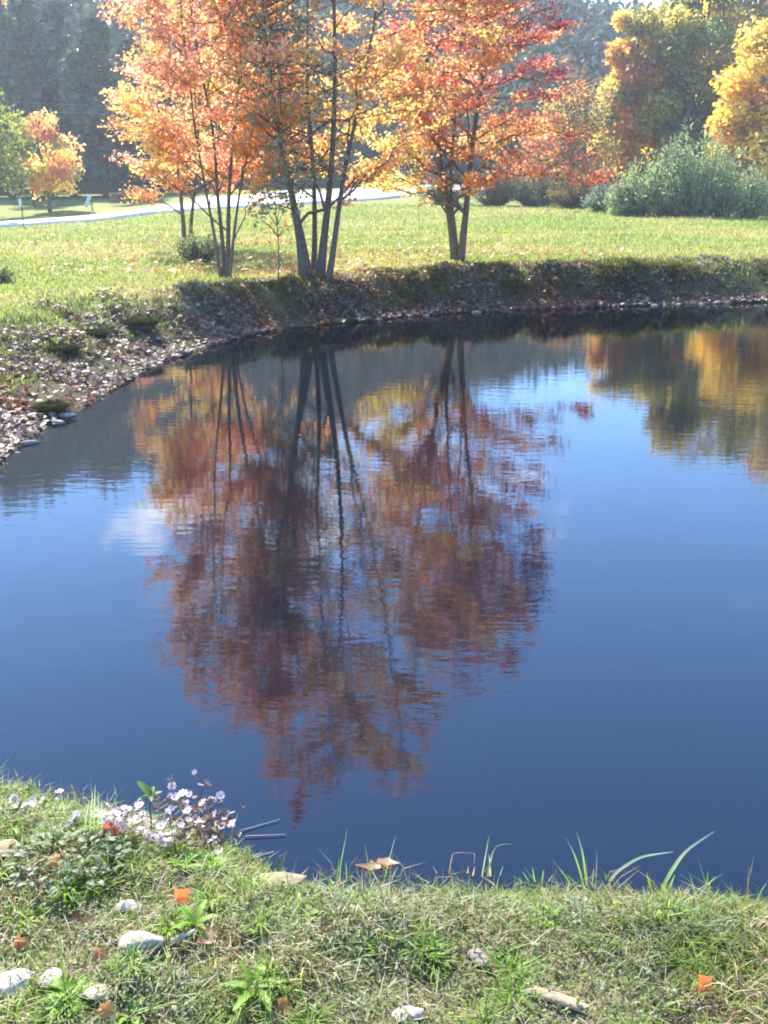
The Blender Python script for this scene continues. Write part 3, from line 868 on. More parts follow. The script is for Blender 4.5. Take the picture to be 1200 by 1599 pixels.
# power lines over the road
pl = gbase(-420, 47); pr = gbase(760, 68)
for k, dz in enumerate((0, .38)):
    a = pl + np.array([0, 0, 5.55 - dz]); c = pr + np.array([0, 0, 5.4 - dz])
    t = np.linspace(0, 1, 40)[:, None]; P = a + (c - a) * t; P[:, 2] -= 4 * .9 * (t * (1 - t))[:, 0]
    m = MB(); m.tube(P, np.full(40, .009), 5, (.22, .22, .22))
    tag(m.build('power_line', M_WIRE, origin=a), ('upper' if k == 0 else 'lower') + ' power line strung across in front of the hazy pines', 'power line', 'power lines over the road')
for q, lab in ((pl, 'wooden utility pole left of the picture holding the power lines'), (pr, 'wooden utility pole hidden behind the crimson maple')):
    root = thing('utility_pole', q, lab, 'utility pole', 'utility poles')
    m = MB(); m.tube([q + [0, .12, -.2], q + [0, .12, 6.1]], [.13, .10], 10, (.16, .12, .09)); m.build('pole', M_WOOD, root, smooth=True)

# ------------------------------------------------------------------ field grass, bank grass, leaf litter
def region_pts(n, fx, fy):
    return fx(n), fy(n)

mb = MB()
# field: denser near, thinning with distance
N = 120000
yy = np.exp(RNG.uniform(math.log(8.5), math.log(46), N)); aa = np.radians(RNG.uniform(-27, 27, N)); xx = yy * np.tan(aa)
d = sdist(xx, yy); keep = d > .7
rn = (np.array([at(*p)[:2] for p in ROAD_NEAR]))
keep &= yy < np.interp(xx, rn[:, 0], rn[:, 1]) - .2
xx, yy, d = xx[keep], yy[keep], d[keep]
p = np.stack([xx, yy, height(xx, yy) - .01], 1); N = len(p)
g = fbm(xx * .35, yy * .8, 51, 4); g2 = fbm(xx * 1.3, yy * 1.3, 53, 3)
cg = pick([(.24, .29, .06), (.27, .31, .08), (.19, .25, .05)], N); cd = pick([(.42, .35, .14), (.38, .28, .11), (.46, .40, .19)], N)
wd = np.clip(sstep(.40, .68, g) * .6 + .5 * sstep(.5, .75, g2) * RNG.random(N), 0, 1)[:, None]
col = cg * (1 - wd) + cd * wd
ln = RNG.uniform(.035, .09, N) * (.8 + yy / 45) * (.6 + g2)
blades(mb, p, RNG.uniform(0, 6.283, N), ln, .010 + yy * .0006 + 0 * ln, RNG.uniform(.1, .8, N), RNG.uniform(.1, .7, N), col, col * 1.15)
mb.build('field_grass', M_GRASS, kind='stuff', label='short sunlit grass of the field beyond the pond')

SF = np.array(SHORE_FAR + [(9.5, 16.6)]); SL = np.linalg.norm(np.diff(SF, axis=0), axis=1)
def shore_pts(n, lo, hi, bias=1.0):
    """points on the far and left bank: lo..hi bank widths up from the water line"""
    k = RNG.choice(len(SL), n, p=SL / SL.sum()); t = RNG.random((n, 1))
    p = SF[k] + (SF[k + 1] - SF[k]) * t; e_ = norm(SF[k + 1] - SF[k])
    nr_ = np.stack([-e_[:, 1], e_[:, 0]], 1)
    an = np.degrees(np.arctan2(p[:, 0], p[:, 1]))
    w_ = np.interp(an, [-35, -21, -14, -8, -3, 5, 20, 40], [2.6, 2.2, 1.7, 1.05, .95, 1.0, 1.1, 1.2])
    f = lo + (hi - lo) * RNG.random(n) ** bias
    q = p + nr_ * (f * w_)[:, None]
    return q[:, 0], q[:, 1], f, w_
mb = MB()
# bank: hanging dark grass on the crest and tufts on the slope
xx, yy, f_, w = shore_pts(60000, .3, 1.35)
patch = fbm(xx * 1.6, yy * 1.6, 91, 3); d = sdist(xx, yy); N = len(xx)
right = np.interp(xx, [-2.5, -.5], [.35, 1.0])
keep = (d > .05) & (RNG.random(N) < (.12 + .88 * sstep(.40, .60, patch)) * np.interp(f_, [.25, .6, 1.0, 1.45], [.35, .8, 1, .6]) * right)
xx, yy, d, w = xx[keep], yy[keep], d[keep], w[keep]; N = len(xx)
e = .05
gx = (sdist(xx + e, yy) - sdist(xx - e, yy)); gy = (sdist(xx, yy + e) - sdist(xx, yy - e))
az = np.arctan2(-gy, -gx) + RNG.normal(size=N) * .9
p = np.stack([xx, yy, height(xx, yy) - .01], 1)
col = pick([(.09, .11, .03), (.13, .14, .04), (.07, .08, .03), (.20, .16, .07), (.14, .09, .05)], N, [.22, .2, .18, .2, .2])
blades(mb, p, az, RNG.uniform(.05, .19, N), np.full(N, .009), RNG.uniform(.2, 1.0, N), RNG.uniform(.5, 1.5, N), col)
mb.build('bank_grass', M_GRASS, kind='stuff', label='shaggy dark grass hanging over the far bank')

mb = MB()
xx, yy, f_, w = shore_pts(72000, .02, 1.7, 1.25); N = len(xx)
d = sdist(xx, yy); pat = fbm(xx * 1.5, yy * 1.5, 95, 3)
keep = (d > .015) & (RNG.random(N) < np.interp(f_, [0, .6, 1.0, 1.7], [1, .8, .4, .10]) * (.12 + .9 * sstep(.42, .60, pat)) * np.interp(xx, [-2, 0], [1, .85]))
xx, yy = xx[keep], yy[keep]; N = len(xx)
p = np.stack([xx, yy, height(xx, yy) + RNG.uniform(.005, .035, N)], 1)
pat2 = fbm(xx * .9, yy * .9, 97, 2)
c1 = pick([(.34, .19, .10), (.46, .32, .22), (.24, .14, .09), (.55, .44, .34), (.15, .10, .07)], N)
c2 = pick([(.52, .20, .07), (.45, .13, .06), (.56, .30, .12)], N)
wr = (sstep(.5, .66, pat2) * .75 > RNG.random(N))[:, None]
scatter(mb, p, RNG.normal(size=(N, 3)) * .45 + [0, 0, 1], RNG.uniform(.035, .075, N), MAPLE, np.where(wr, c2, c1) * np.interp(xx, [-2.5, -.5], [.72, .55])[:, None])
# leaves strewn under the maples on the grass
N = 1300
k_ = RNG.integers(0, 4, N); ctr = np.array([bA1, bA2, bB, bC])[k_]
xx = ctr[:, 0] + RNG.normal(size=N) * 2.2; yy = ctr[:, 1] + .4 + np.abs(RNG.normal(size=N)) * 2.0
p = np.stack([xx, yy, height(xx, yy) + RNG.uniform(.03, .08, N)], 1)
scatter(mb, p, RNG.normal(size=(N, 3)) * .4 + [0, 0, 1], RNG.uniform(.06, .1, N), MAPLE, pick([ORG, (.45, .2, .07), (.5, .3, .1), RED], N))
mb.build('leaf_litter', M_LITTER, kind='stuff', label='fallen leaves strewn over the far bank')

# hummocks and stones along the left shore
def tussock(label, px, py, R_, H_, seed):
    p0 = on_ground(px, py)
    root = thing('grass_tussock', p0, label, 'grass tussock', 'tussocks on the left bank')
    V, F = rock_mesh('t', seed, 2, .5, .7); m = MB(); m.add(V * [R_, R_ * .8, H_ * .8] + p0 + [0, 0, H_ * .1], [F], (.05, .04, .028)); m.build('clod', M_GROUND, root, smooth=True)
    N = 1300; m = MB()
    a = RNG.uniform(0, 6.283, N); r_ = np.sqrt(RNG.random(N)) * R_ * .9
    q = np.stack([p0[0] + np.cos(a) * r_, p0[1] + np.sin(a) * r_ * .8, p0[2] + H_ * .5 * np.sqrt(np.clip(1 - (r_ / R_) ** 2, 0, 1))], 1)
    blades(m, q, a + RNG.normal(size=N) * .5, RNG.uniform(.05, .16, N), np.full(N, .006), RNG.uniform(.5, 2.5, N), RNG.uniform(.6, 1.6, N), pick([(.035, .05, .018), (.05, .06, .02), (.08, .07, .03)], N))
    m.build('blades', M_DARKGRASS, root, kind='stuff')
for px, py, R_, H_, lab in [(222, 512, .26, .20, 'largest dark tussock on the left bank, nearest the bush'),
                            (146, 528, .20, .15, 'dark tussock on the left bank, middle of the row'),
                            (100, 555, .20, .16, 'dark tussock on the left bank above the red leaves'),
                            (82, 645, .15, .12, 'low dark tussock close to the water on the left shore')]:
    tussock(lab, px, py, R_ * .85, H_ * .6, 200 + px)
SH = [(44, 694, .075), (92, 660, .05), (104, 650, .08), (160, 612, .06), (205, 588, .08), (248, 568, .05), (290, 552, .07), (322, 540, .05), (405, 528, .06), (590, 500, .07), (665, 494, .06), (745, 490, .08), (915, 486, .07), (1022, 480, .09), (1060, 476, .06), (1120, 474, .08)]
for i, (px, py, s_) in enumerate(SH):
    p0 = on_ground(px, py, 5)
    ORD = ['first', 'second', 'third', 'fourth', 'fifth', 'sixth', 'seventh', 'eighth', 'ninth']
    n_l = sum(1 for q in SH if q[0] < 500)
    lab = ('small pale stone on the left shore, ' + ORD[i] + ' along the water from the left edge') if px < 500 else ('small grey stone at the foot of the far bank, ' + ORD[i - n_l] + ' from its left end')
    rock('shore_stone', lab, 'stone', 'stones on the left shore' if px < 500 else 'stones under the far bank', p0, (s_ * RNG.uniform(1.1, 1.7), s_, s_ * .8), np.array([.36, .32, .29]) * RNG.uniform(.6, 1.1), 300 + i, RNG.uniform(0, 3), .5, .42, sub=2)

# ------------------------------------------------------------------ the near bank
mb = MB()
def near_pts(n, x0, x1, y0, y1, dmin):
    x = RNG.uniform(x0, x1, n); y = RNG.uniform(y0, y1, n); d = sdist(x, y); k = d > dmin
    return x[k], y[k], d[k]
GRN = [(.15, .20, .03), (.20, .25, .045), (.10, .14, .03)]; STR = [(.42, .35, .18), (.30, .23, .12), (.50, .44, .26), (.20, .13, .07), (.14, .09, .05)]
GRY = [(.24, .25, .13), (.30, .30, .18), (.17, .19, .09)]
def near_cols(x, y, n):
    g = fbm(x * 4.2, y * 4.2, 111, 2); h = fbm(x * 4.0 + 7, y * 4.0, 113, 3)
    a = np.clip(sstep(.43, .57, g), 0, 1); r = RNG.random(n)
    s = sstep(.50, .66, h)
    c = np.where((r < .38 + .58 * a)[:, None], pick(GRN, n), pick(STR, n))
    return np.clip(np.where((RNG.random(n) < .55 * s)[:, None], pick(GRY, n), c) * 1.18, 0, .8)
for n, (x0, x1, y0, y1), lmin, lmax in [(116000, (-1.8, 2.2, 1.3, 3.2), .014, .046), (62000, (-5, 5, .4, 4.2), .03, .09)]:
    x, y, d = near_pts(n, x0, x1, y0, y1, .02)
    n = len(x); p = np.stack([x, y, height(x, y) - .004], 1)
    col = near_cols(x, y, n)
    tall = fbm(x * 3, y * 3, 115, 3)
    ln = RNG.uniform(lmin, lmax, n) * (.62 + 1.25 * sstep(.35, .7, tall))
    blades(mb, p, RNG.uniform(0, 6.283, n), ln, RNG.uniform(.0022, .0048, n), RNG.uniform(.2, 1.6, n), RNG.uniform(.2, 1.4, n), col, np.clip(col * 1.15, 0, .8))
# dead straw lying flat, matted through the turf
x, y, d = near_pts(19000, -1.8, 2.2, 1.3, 3.2, .04); n = len(x)
k = RNG.random(n) < .25 + .75 * sstep(.40, .58, fbm(x * 3.4 + 3, y * 3.4, 117, 3)); x, y = x[k], y[k]; n = len(x)
p = np.stack([x, y, height(x, y) + RNG.uniform(.0, .014, n)], 1)
col = pick([(.50, .43, .27), (.40, .32, .18), (.56, .50, .35), (.30, .22, .13), (.22, .15, .09)], n)
blades(mb, p, RNG.uniform(0, 6.283, n), RNG.uniform(.03, .085, n), RNG.uniform(.0016, .0032, n), RNG.uniform(1.5, 5, n), RNG.uniform(.6, 1.2, n), col)
# fine grass along the water's edge
x, y, d = near_pts(60000, -1.6, 2.0, 1.9, 3.4, .0); k = d < .14; x, y = x[k], y[k]; n = len(x)
k = RNG.random(n) < .15 + .85 * sstep(.42, .62, fbm(x * 5, y * 5, 121, 2)); x, y = x[k], y[k]; n = len(x)
p = np.stack([x, y, height(x, y) - .004], 1)
col = pick([(.20, .31, .04), (.27, .37, .07), (.40, .35, .18), (.14, .22, .04)], n, [.35, .3, .15, .2])
blades(mb, p, RNG.uniform(0, 6.283, n), RNG.uniform(.03, .085, n), RNG.uniform(.0022, .004, n), RNG.uniform(.05, .7, n), RNG.uniform(.1, .9, n), col)
for q in range(70):
    x_, y_ = RNG.uniform(-1.4, 1.4), RNG.uniform(1.45, 2.5)
    if sdist(np.array([x_]), np.array([y_]))[0] < .05: continue
    n = 70; a = RNG.uniform(0, 6.283, n); r_ = np.abs(RNG.normal(size=n)) * .022; x = x_ + np.cos(a) * r_; y = y_ + np.sin(a) * r_
    p = np.stack([x, y, height(x, y) - .004], 1); col = pick([(.19, .32, .035), (.14, .25, .03), (.25, .36, .06)], n)
    blades(mb, p, a + RNG.normal(size=n) * .5, RNG.uniform(.03, .085, n), RNG.uniform(.0025, .005, n), RNG.uniform(.1, 1.0, n), RNG.uniform(.2, 1.0, n), col, np.clip(col * 1.2, 0, .8))
# thin stalks and dead stems standing along the margin
x, y, d = near_pts(26000, -1.6, 2.0, 1.9, 3.4, -.06); k = (d < .09) & (RNG.random(len(d)) < .03 + .30 * sstep(.5, .68, fbm(x * 3, y * 3, 131, 2))); x, y = x[k], y[k]; n = len(x)
p = np.stack([x, y, np.maximum(height(x, y), -.03) - .004], 1)
blades(mb, p, RNG.uniform(0, 6.283, n), RNG.uniform(.05, .15, n), RNG.uniform(.0016, .003, n), RNG.uniform(.05, .9, n), RNG.uniform(.1, 1.3, n), pick([(.20, .30, .06), (.42, .34, .20), (.30, .20, .13), (.16, .24, .05)], n))
mb.build('near_grass', M_GRASS, kind='stuff', label='short mixed grass and straw on the near bank')

mb = MB()
x, y, d = near_pts(74000, -1.8, 2.2, 1.3, 3.2, .04); n = len(x)
k = RNG.random(n) < .22 + .8 * sstep(.46, .62, fbm(x * 4.0 + 7, y * 4.0, 113, 3)); x, y = x[k], y[k]; n = len(x)
p = np.stack([x, y, height(x, y) + RNG.uniform(.002, .030, n)], 1)
scatter(mb, p, RNG.normal(size=(n, 3)) * .6 + [0, 0, 1], RNG.uniform(.006, .013, n), OVAL, pick(GRY + [(.15, .22, .05), (.13, .19, .05), (.20, .27, .06)], n))
mb.build('ground_cover', M_GREENLEAF, kind='stuff', label='grey-green creeping weeds among the near grass')

# stones
STN = [(200, 1424, 46, 20, 'small white stone left of the orange leaf, topmost of the near stones', (.62, .60, .62), .1),
       (223, 1480, 74, 34, 'big cream stone with a pale stick beside it', (.58, .54, .44), .15),
       (14, 1545, 70, 46, 'largest white stone, cut by the left edge of the picture', (.66, .64, .62), .6),
       (82, 1534, 42, 30, 'white stone right of the largest one at the left edge', (.58, .54, .53), -.4),
       (156, 1560, 46, 26, 'cream stone at the bottom left, right of two white ones', (.60, .54, .44), .2),
       (642, 1592, 56, 26, 'white stone cut by the bottom edge of the picture', (.62, .56, .55), .1),
       (748, 1502, 36, 26, 'pinkish stone in the grass right of the middle', (.50, .38, .36), .5),
       (6, 1335, 56, 36, 'beige stone at the left edge below the flowers', (.46, .37, .28), .1)]
for i, (px, py, wpx, hpx, lab, col, yaw) in enumerate(STN):
    p0 = on_ground(px, py, 1.3, 5); sl = np.linalg.norm(p0 - CAM) / FPX
    w_ = wpx * sl / 2
    rock('stone', lab, 'stone', 'pale stones on the near bank', p0 + np.array([0, 0, .006]), (w_ * .95, hpx * sl / 2 * 1.3, w_ * .45), np.clip(np.array(col) * [.88, .79, .66], 0, .82), 400 + i, yaw, .7, .20)
p0 = on_ground(430, 1384, 1.3, 5)
p0[2] = max(p0[2], .01)
rock('flat_rock', 'flat tan rock lying at the edge of the water', 'rock', None, p0 + np.array([0.005, .03, -.01]), (.075, .045, .03), (.36, .28, .16), 431, .1, .45, .3)
p0 = on_ground(505, 1372, 1.3, 5)
rock('wet_rock', 'brown wet rock in the shallows right of the flat tan one', 'rock', None, p0 + np.array([0, .04, -.02]), (.09, .05, .035), (.26, .19, .12), 433, -.1, .5, .2)

def stick(name, label, cat, A, B, r0, r1, col, lift=.01, n=8, sag=0., group=None, mat=None, wob=.03):
    A = np.asarray(A, float); B = np.asarray(B, float)
    P = branch_path(A, B, n, sag, wob); m = MB(); m.tube(P, np.linspace(r0, r1, n), 7, np.array(col))
    return tag(m.build(name, mat or M_WOOD, origin=A, smooth=True), label, cat, group)
a = on_ground(268, 1478, 1.3, 5); c = on_ground(306, 1462, 1.3, 5)
stick('stick', 'short pale stick lying beside the big cream stone', 'stick', a + [0, 0, .012], c + [0, 0, .016], .007, .005, (.46, .41, .36))
# a broken piece of bark ; shade on its hollow underside is painted in as dark colour
p0 = on_ground(868, 1566, 1.3, 5)
m = MB()
t = np.linspace(-1, 1, 11); th = np.linspace(-.2, math.pi + .2, 9)
dirv = np.array([.060, -.022, -.004])
V = []
for k_, tk in enumerate(t):
    rr_ = .015 * (1 + .07 * math.sin(9 * tk + 1))
    for h_ in th:
        V.append(p0 + dirv * tk * (1 + .16 * math.sin(4 * h_ + tk)) + np.array([.25, .9, 0]) * rr_ * math.cos(h_) * 1.1 + np.array([0, 0, 1]) * rr_ * .55 * math.sin(h_) + [0, 0, .012])
V = np.array(V); ii = np.arange(99).reshape(11, 9)
F = np.stack([ii[:-1, :-1], ii[:-1, 1:], ii[1:, 1:], ii[1:, :-1]], -1).reshape(-1, 4)
inner = V - (V - (p0 + [0, 0, .012])) * .18
m.add(V, [F], (.42, .31, .18)); m.add(inner, [F[:, ::-1]], (.10, .07, .05))
o = m.build('bark_piece', M_WOOD, origin=p0, smooth=True); tag(o, 'curled piece of tan bark in the grass near the bottom right', 'bark')

# fallen leaves
def curl_leaf(label, px, py, size, col, tilt, group='orange leaves fallen on the near bank', z=None, name='fallen_leaf', lift=.02, cup=1.0, yaw=None, shape=(1, 1)):
    p0 = on_ground(px, py, 1.3, 5)
    if z is not None: p0 = on_z(px, py, z)
    T = np.array([(0, 0, 0), (.26, .02, 0), (.40, .20, 0), (.56, .44, 0), (.40, .56, 0), (.0, 1.0, 0), (-.36, .60, 0), (-.58, .46, 0), (-.42, .20, 0), (-.24, .0, 0)], float)
    if name == 'floating_leaf': T = (T + MAPLE[0] * [1, 1, 0]) / 2
    T += RNG.normal(size=T.shape) * .04; T[:, 1] -= .45
    # outline and a midrib, cupped
    T = T * [shape[0], shape[1], 1]
    n = len(T); V = np.concatenate([T * [1, 1, 0], [[0, .05, 0], [0, -.2, 0]]])
    V[:, 2] = cup * (.45 * (V[:, 0] ** 2) + .25 * V[:, 1] ** 2 - .05)
    V[n:, 2] -= .05
    F3 = []
    for k in range(n):
        F3.append([k, (k + 1) % n, n if 2 <= k <= 6 else n + 1])
    F3 += [[n + 1, 2, n], [n, 7, n + 1]]
    yaw = RNG.uniform(0, 6.28) if yaw is None else yaw
    R_ = np.array(Matrix.Rotation(tilt[0], 3, 'X') @ Matrix.Rotation(tilt[1], 3, 'Y') @ Matrix.Rotation(yaw, 3, 'Z'))
    V = (V @ R_.T) * size + p0 + [0, 0, lift]
    root = thing(name, p0, label, 'leaf', group)
    m = MB(); m.add(V, [np.array(F3)], np.array(col)[None] * RNG.uniform(.8, 1.2, (len(V), 1))); m.build('blade', M_LEAF, root, smooth=True)
    s = np.array([[0, -.45, 0], [0.03, -.7, .03], [.08, -.95, .0]]) @ R_.T * size + p0 + [0, 0, lift + .001]
    m = MB(); m.tube(s, [.0012, .001, .0008], 4, (.30, .12, .05)); m.build('stalk', M_WOOD, root)
curl_leaf('bright orange curled leaf at the lower right, alone in the grass', 1098, 1553, .042, (.72, .16, .02), (.9, .3), lift=.03)
curl_leaf('orange-red leaf standing up above a green weed, left of the middle', 286, 1414, .042, (.66, .15, .03), (1.1, .2), lift=.03)
curl_leaf('red leaf caught at the foot of the flowers', 175, 1315, .055, (.60, .13, .06), (1.0, -.2), lift=.03)
curl_leaf('small orange leaf in the grey-green weeds below the flowers', 86, 1360, .034, (.62, .20, .04), (.8, .3), lift=.03)
curl_leaf('brown leaf left of the topmost white stone', 126, 1449, .046, (.34, .13, .06), (.4, .2))
curl_leaf('small rust-coloured leaf near the left edge', 36, 1486, .036, (.50, .19, .05), (.7, .2))
curl_leaf('russet leaf below the big cream stone', 156, 1505, .040, (.52, .19, .08), (.8, -.3))
curl_leaf('faded pink-orange leaf right of the pale stick', 325, 1472, .05, (.60, .27, .14), (.3, .1))
curl_leaf('orange leaf at the bottom edge, left of the white stone', 443, 1583, .036, (.60, .24, .06), (.6, .2))
curl_leaf('orange leaf at the bottom edge below the cream stone', 166, 1590, .034, (.62, .24, .05), (.7, .2))
curl_leaf('dark brown leaf in the middle of the near grass', 512, 1459, .04, (.26, .12, .06), (.5, .2))
curl_leaf('left half of the pair of salmon leaves floating by the bank', 578, 1352, .072, (.66, .32, .17), (.0, .0), 'leaves floating by the bank', z=.004, name='floating_leaf', lift=.0015, cup=.06, yaw=1.45, shape=(.6, 1))
curl_leaf('right half of the pair of salmon leaves floating by the bank', 606, 1347, .074, (.68, .37, .19), (.0, .0), 'leaves floating by the bank', z=.006, name='floating_leaf', lift=.002, cup=.06, yaw=-1.75, shape=(.62, 1))

# weeds with strap leaves
def strap(name, L_, W_, bend, col, tip=None, fold=.25, n=7, teeth=0.):
    """a tapering blade along +x, rising then arching over"""
    t = np.linspace(0, 1, n)
    ang = np.cumsum(np.full(n, bend / n)); x = np.concatenate([[0], np.cumsum(np.cos(ang[:-1]) * L_ / (n - 1))]); z = np.concatenate([[0], np.cumsum(-np.sin(ang[:-1]) * L_ / (n - 1))])
    wv = W_ * .5 * (np.sin(np.clip(t * .85 + .15, 0, 1) * math.pi) ** .6) * np.where(t > .98, 0.03, 1)
    if teeth: wv = wv * (1 + teeth * np.where(np.arange(n) % 2, 1, -1))
    V = np.concatenate([np.stack([x, -wv, z + wv * fold], 1), np.stack([x, 0 * x, z], 1), np.stack([x, wv, z + wv * fold], 1)])
    i = np.arange(n - 1)
    F = np.concatenate([np.stack([i, i + 1, n + i + 1, n + i], 1), np.stack([n + i, n + i + 1, 2 * n + i + 1, 2 * n + i], 1)])
    c = np.array(col)[None] + (np.array(tip if tip is not None else col) - np.array(col))[None] * np.tile(t, 3)[:, None]
    m = MB(); m.add(V, [F], c); me = m.mesh(name, smooth=True); return me

BRIGHT = (.20, .36, .03)
weed_leaf = {}
def rosette(label, px, py, R_, n, kind='strap', col=BRIGHT, elev=(.2, .9), name='green_weed', group='bright green weeds on the near bank'):
    p0 = on_ground(px, py, 1.3, 5)
    root = thing(name, p0, label, 'weed', group)
    for k in range(n):
        key = (kind, k % 3, tuple(col))
        if key not in weed_leaf:
            me = strap('weed_leaf', 1.0, .20 if kind == 'strap' else .34, [.7, 1.0, 1.3][k % 3], np.array(col) * [.9, 1.05, 1.15][k % 3], np.array(col) * 1.2, .3, 9, .22 if kind != 'oval' else 0)
            me.materials.append(M_GREENLEAF); weed_leaf[key] = me
        a = 2 * math.pi * k / n + RNG.normal() * .25
        child('leaf', weed_leaf[key], root, (0, 0, .004), (0, -RNG.uniform(*elev), a), R_ * RNG.uniform(.7, 1.15))
    return root
rosette('bright green weed with long leaves low in the middle left', 402, 1548, .085, 9, elev=(.3, 1.0))
rosette('pale green weed behind, left of the middle near the water', 468, 1438, .075, 10, elev=(.1, .8), col=(.26, .40, .06))
rosette('green weed under the orange-red leaf', 306, 1448, .07, 9, elev=(.4, 1.1))
rosette('yellow-green weed near the left edge, above the stones', 60, 1432, .055, 8, col=(.24, .36, .04))
rosette('green weed between the white and cream stones at the bottom left', 118, 1562, .075, 9, elev=(.2, .8))
rosette('bright weed below the purple flowers', 288, 1358, .055, 9, elev=(.5, 1.2))
rosette('yellow-green weed close to the flat tan rock', 522, 1398, .06, 10, elev=(.4, 1.1), col=(.26, .42, .04))
rosette('light green weed in the middle of the near grass', 572, 1475, .05, 8)
rosette('low green weed at the bottom, left of the middle', 205, 1590, .07, 8)
rosette('green weed at the bottom right, beside the orange leaf', 1030, 1580, .055, 8, col=(.17, .27, .04))
rosette('green weed just right of the middle, above the pinkish stone', 790, 1490, .05, 8, col=(.16, .26, .04))

def leafy_mound(label, px, py, R_, n, cols, lsz, h, name='grey_weed', cat='weed'):
    p0 = on_ground(px, py, 1.3, 5); root = thing(name, p0, label, cat)
    mes = []
    for k, c in enumerate(cols):
        me = strap('mound_leaf', 1.0, .5, .9, c, np.array(c) * 1.15, .25, 7); me.materials.append(M_GREENLEAF); mes.append(me)
    for k in range(n):
        a = RNG.uniform(0, 6.28); r_ = math.sqrt(RNG.random()) * R_
        q = (math.cos(a) * r_, math.sin(a) * r_ * .8, h * (1 - (r_ / R_) ** 2) * RNG.uniform(.3, 1) + .004)
        child('leaf', mes[k % len(mes)], root, q, (RNG.normal() * .2, -RNG.uniform(-.1, .8), a + RNG.normal() * .6), lsz * RNG.uniform(.7, 1.3))
leafy_mound('silvery grey-green weed mound below the flowers at the left', 108, 1345,   .16, 230, [(.22, .25, .13), (.28, .30, .18), (.13, .18, .06)], .022, .06)
leafy_mound('silvery weed in the grass below the long blades at right', 905, 1432, .075, 80, [(.30, .32, .22), (.22, .26, .14)], .018, .03)
leafy_mound('dark green clover patch right of the bright weed', 545, 1488, .10, 130, [(.10, .16, .05), (.16, .22, .08)], .018, .025, 'clover_patch', 'clover')

# tall blades along the water
def ribbon(pts, W_, col, tipcol, n=14):
    P = resample(np.array(pts, float), n if len(pts) < 7 else 44); n = len(P); T = norm(np.gradient(P, axis=0))
    view = norm(CAM - P); S = norm(np.cross(T, view) + np.array([0, .25, 0]))
    t = np.linspace(0, 1, n); w_ = W_ * .5 * np.clip(1.1 - t ** 2.2, .05, 1)
    nrm = np.cross(S, T)
    V = np.concatenate([P - S * w_[:, None], P + nrm * (w_ * .3)[:, None], P + S * w_[:, None]])
    i = np.arange(n - 1)
    F = np.concatenate([np.stack([i, i + 1, n + i + 1, n + i], 1), np.stack([n + i, n + i + 1, 2 * n + i + 1, 2 * n + i], 1)])
    c = np.array(col) + (np.array(tipcol) - np.array(col)) * np.tile(t, 3)[:, None]
    return V, F, c
def blade_tuft(label, base_px, blade_list, name='grass_tuft', cat='grass tuft', group='tall tufts along the near waterline'):
    p0 = on_ground(base_px[0], base_px[1], 1.3, 5); root = thing(name, p0, label, cat, group)
    for pts, W_, col, tip in blade_list:
        Dp = p0[1]
        Q = []
        for k, (x, y) in enumerate(pts):
            q = at(x, y, Dp + .012 * k * (1 if len(Q) % 2 else .5)); Q.append(q)
        Q[0][2] = min(Q[0][2], hz(Q[0][0], Q[0][1]) - .005)
        V, F, c = ribbon(Q, W_, col, tip)
        m = MB(); m.add(V, [F], c); m.build('blade', M_GRASS, root, smooth=True)
G1 = (.16, .27, .04); G2 = (.34, .44, .22); PALE = (.55, .58, .46); DEAD = (.50, .40, .32)
blade_tuft('tall green tuft at right with one long blade arching right', (1030, 1402),
           [([(1028, 1402), (1042, 1370), (1070, 1328), (1116, 1298)], .011, G1, PALE), ([(1022, 1402), (1016, 1385), (1010, 1362)], .009, G1, G1), ([(1034, 1404), (1046, 1385), (1054, 1366)], .008, G1, G2),
            ([(1030, 1404), (1036, 1390), (1044, 1380)], .009, G1, G1), ([(1018, 1404), (1008, 1396), (1004, 1384)], .007, G1, G2)])
blade_tuft('single pale blade arching low over the water at right', (946, 1390),
           [([(944, 1390), (960, 1362), (1000, 1337), (1052, 1330)], .009, G2, PALE), ([(950, 1392), (948, 1376), (944, 1364)], .005, G1, G1)])
blade_tuft('upright tuft of narrow green blades left of the arching one', (908, 1392),
           [([(914, 1392), (906, 1360), (896, 1330), (884, 1308)], .006, G1, G2), ([(918, 1392), (914, 1360), (910, 1330), (901, 1300)], .007, G1, G2), ([(900, 1392), (886, 1372), (874, 1356), (862, 1342)], .005, G1, G2),
            ([(908, 1394), (898, 1378), (884, 1364)], .006, G1, G1), ([(922, 1394), (926, 1374), (928, 1356)], .004, G1, G2), ([(896, 1394), (878, 1384), (860, 1374)], .005, G1, PALE)])
blade_tuft('dead stem bent square at the water, right of the floating leaves', (702, 1384),
           [([(700, 1384), (702, 1360), (707, 1332), (722, 1331), (742, 1332), (740, 1352), (734, 1366)], .0032, (.30, .22, .17), (.30, .22, .17)), ([(728, 1384), (730, 1366), (732, 1352)], .006, DEAD, DEAD), ([(692, 1386), (684, 1366), (676, 1352)], .003, G2, G2)])
blade_tuft('loose tuft with a flat green leaf tip beside the bent stem', (762, 1386),
           [([(758, 1386), (764, 1356), (770, 1328), (776, 1318), (802, 1318)], .005, G1, G2), ([(750, 1386), (756, 1350), (764, 1306)], .004, G2, G2), ([(766, 1386), (766, 1362), (764, 1334)], .005, DEAD, PALE),
            ([(770, 1388), (780, 1370), (786, 1352)], .004, G1, G2), ([(744, 1388), (738, 1370), (742, 1352)], .006, DEAD, DEAD)])
blade_tuft('few thin blades standing in the shallows left of the floating leaves', (532, 1384),
           [([(530, 1384), (532, 1350), (538, 1320), (543, 1292)], .003, G1, G2), ([(524, 1386), (528, 1362), (530, 1340)], .003, G1, G1), ([(538, 1386), (542, 1366), (540, 1345)], .003, G1, G2)])
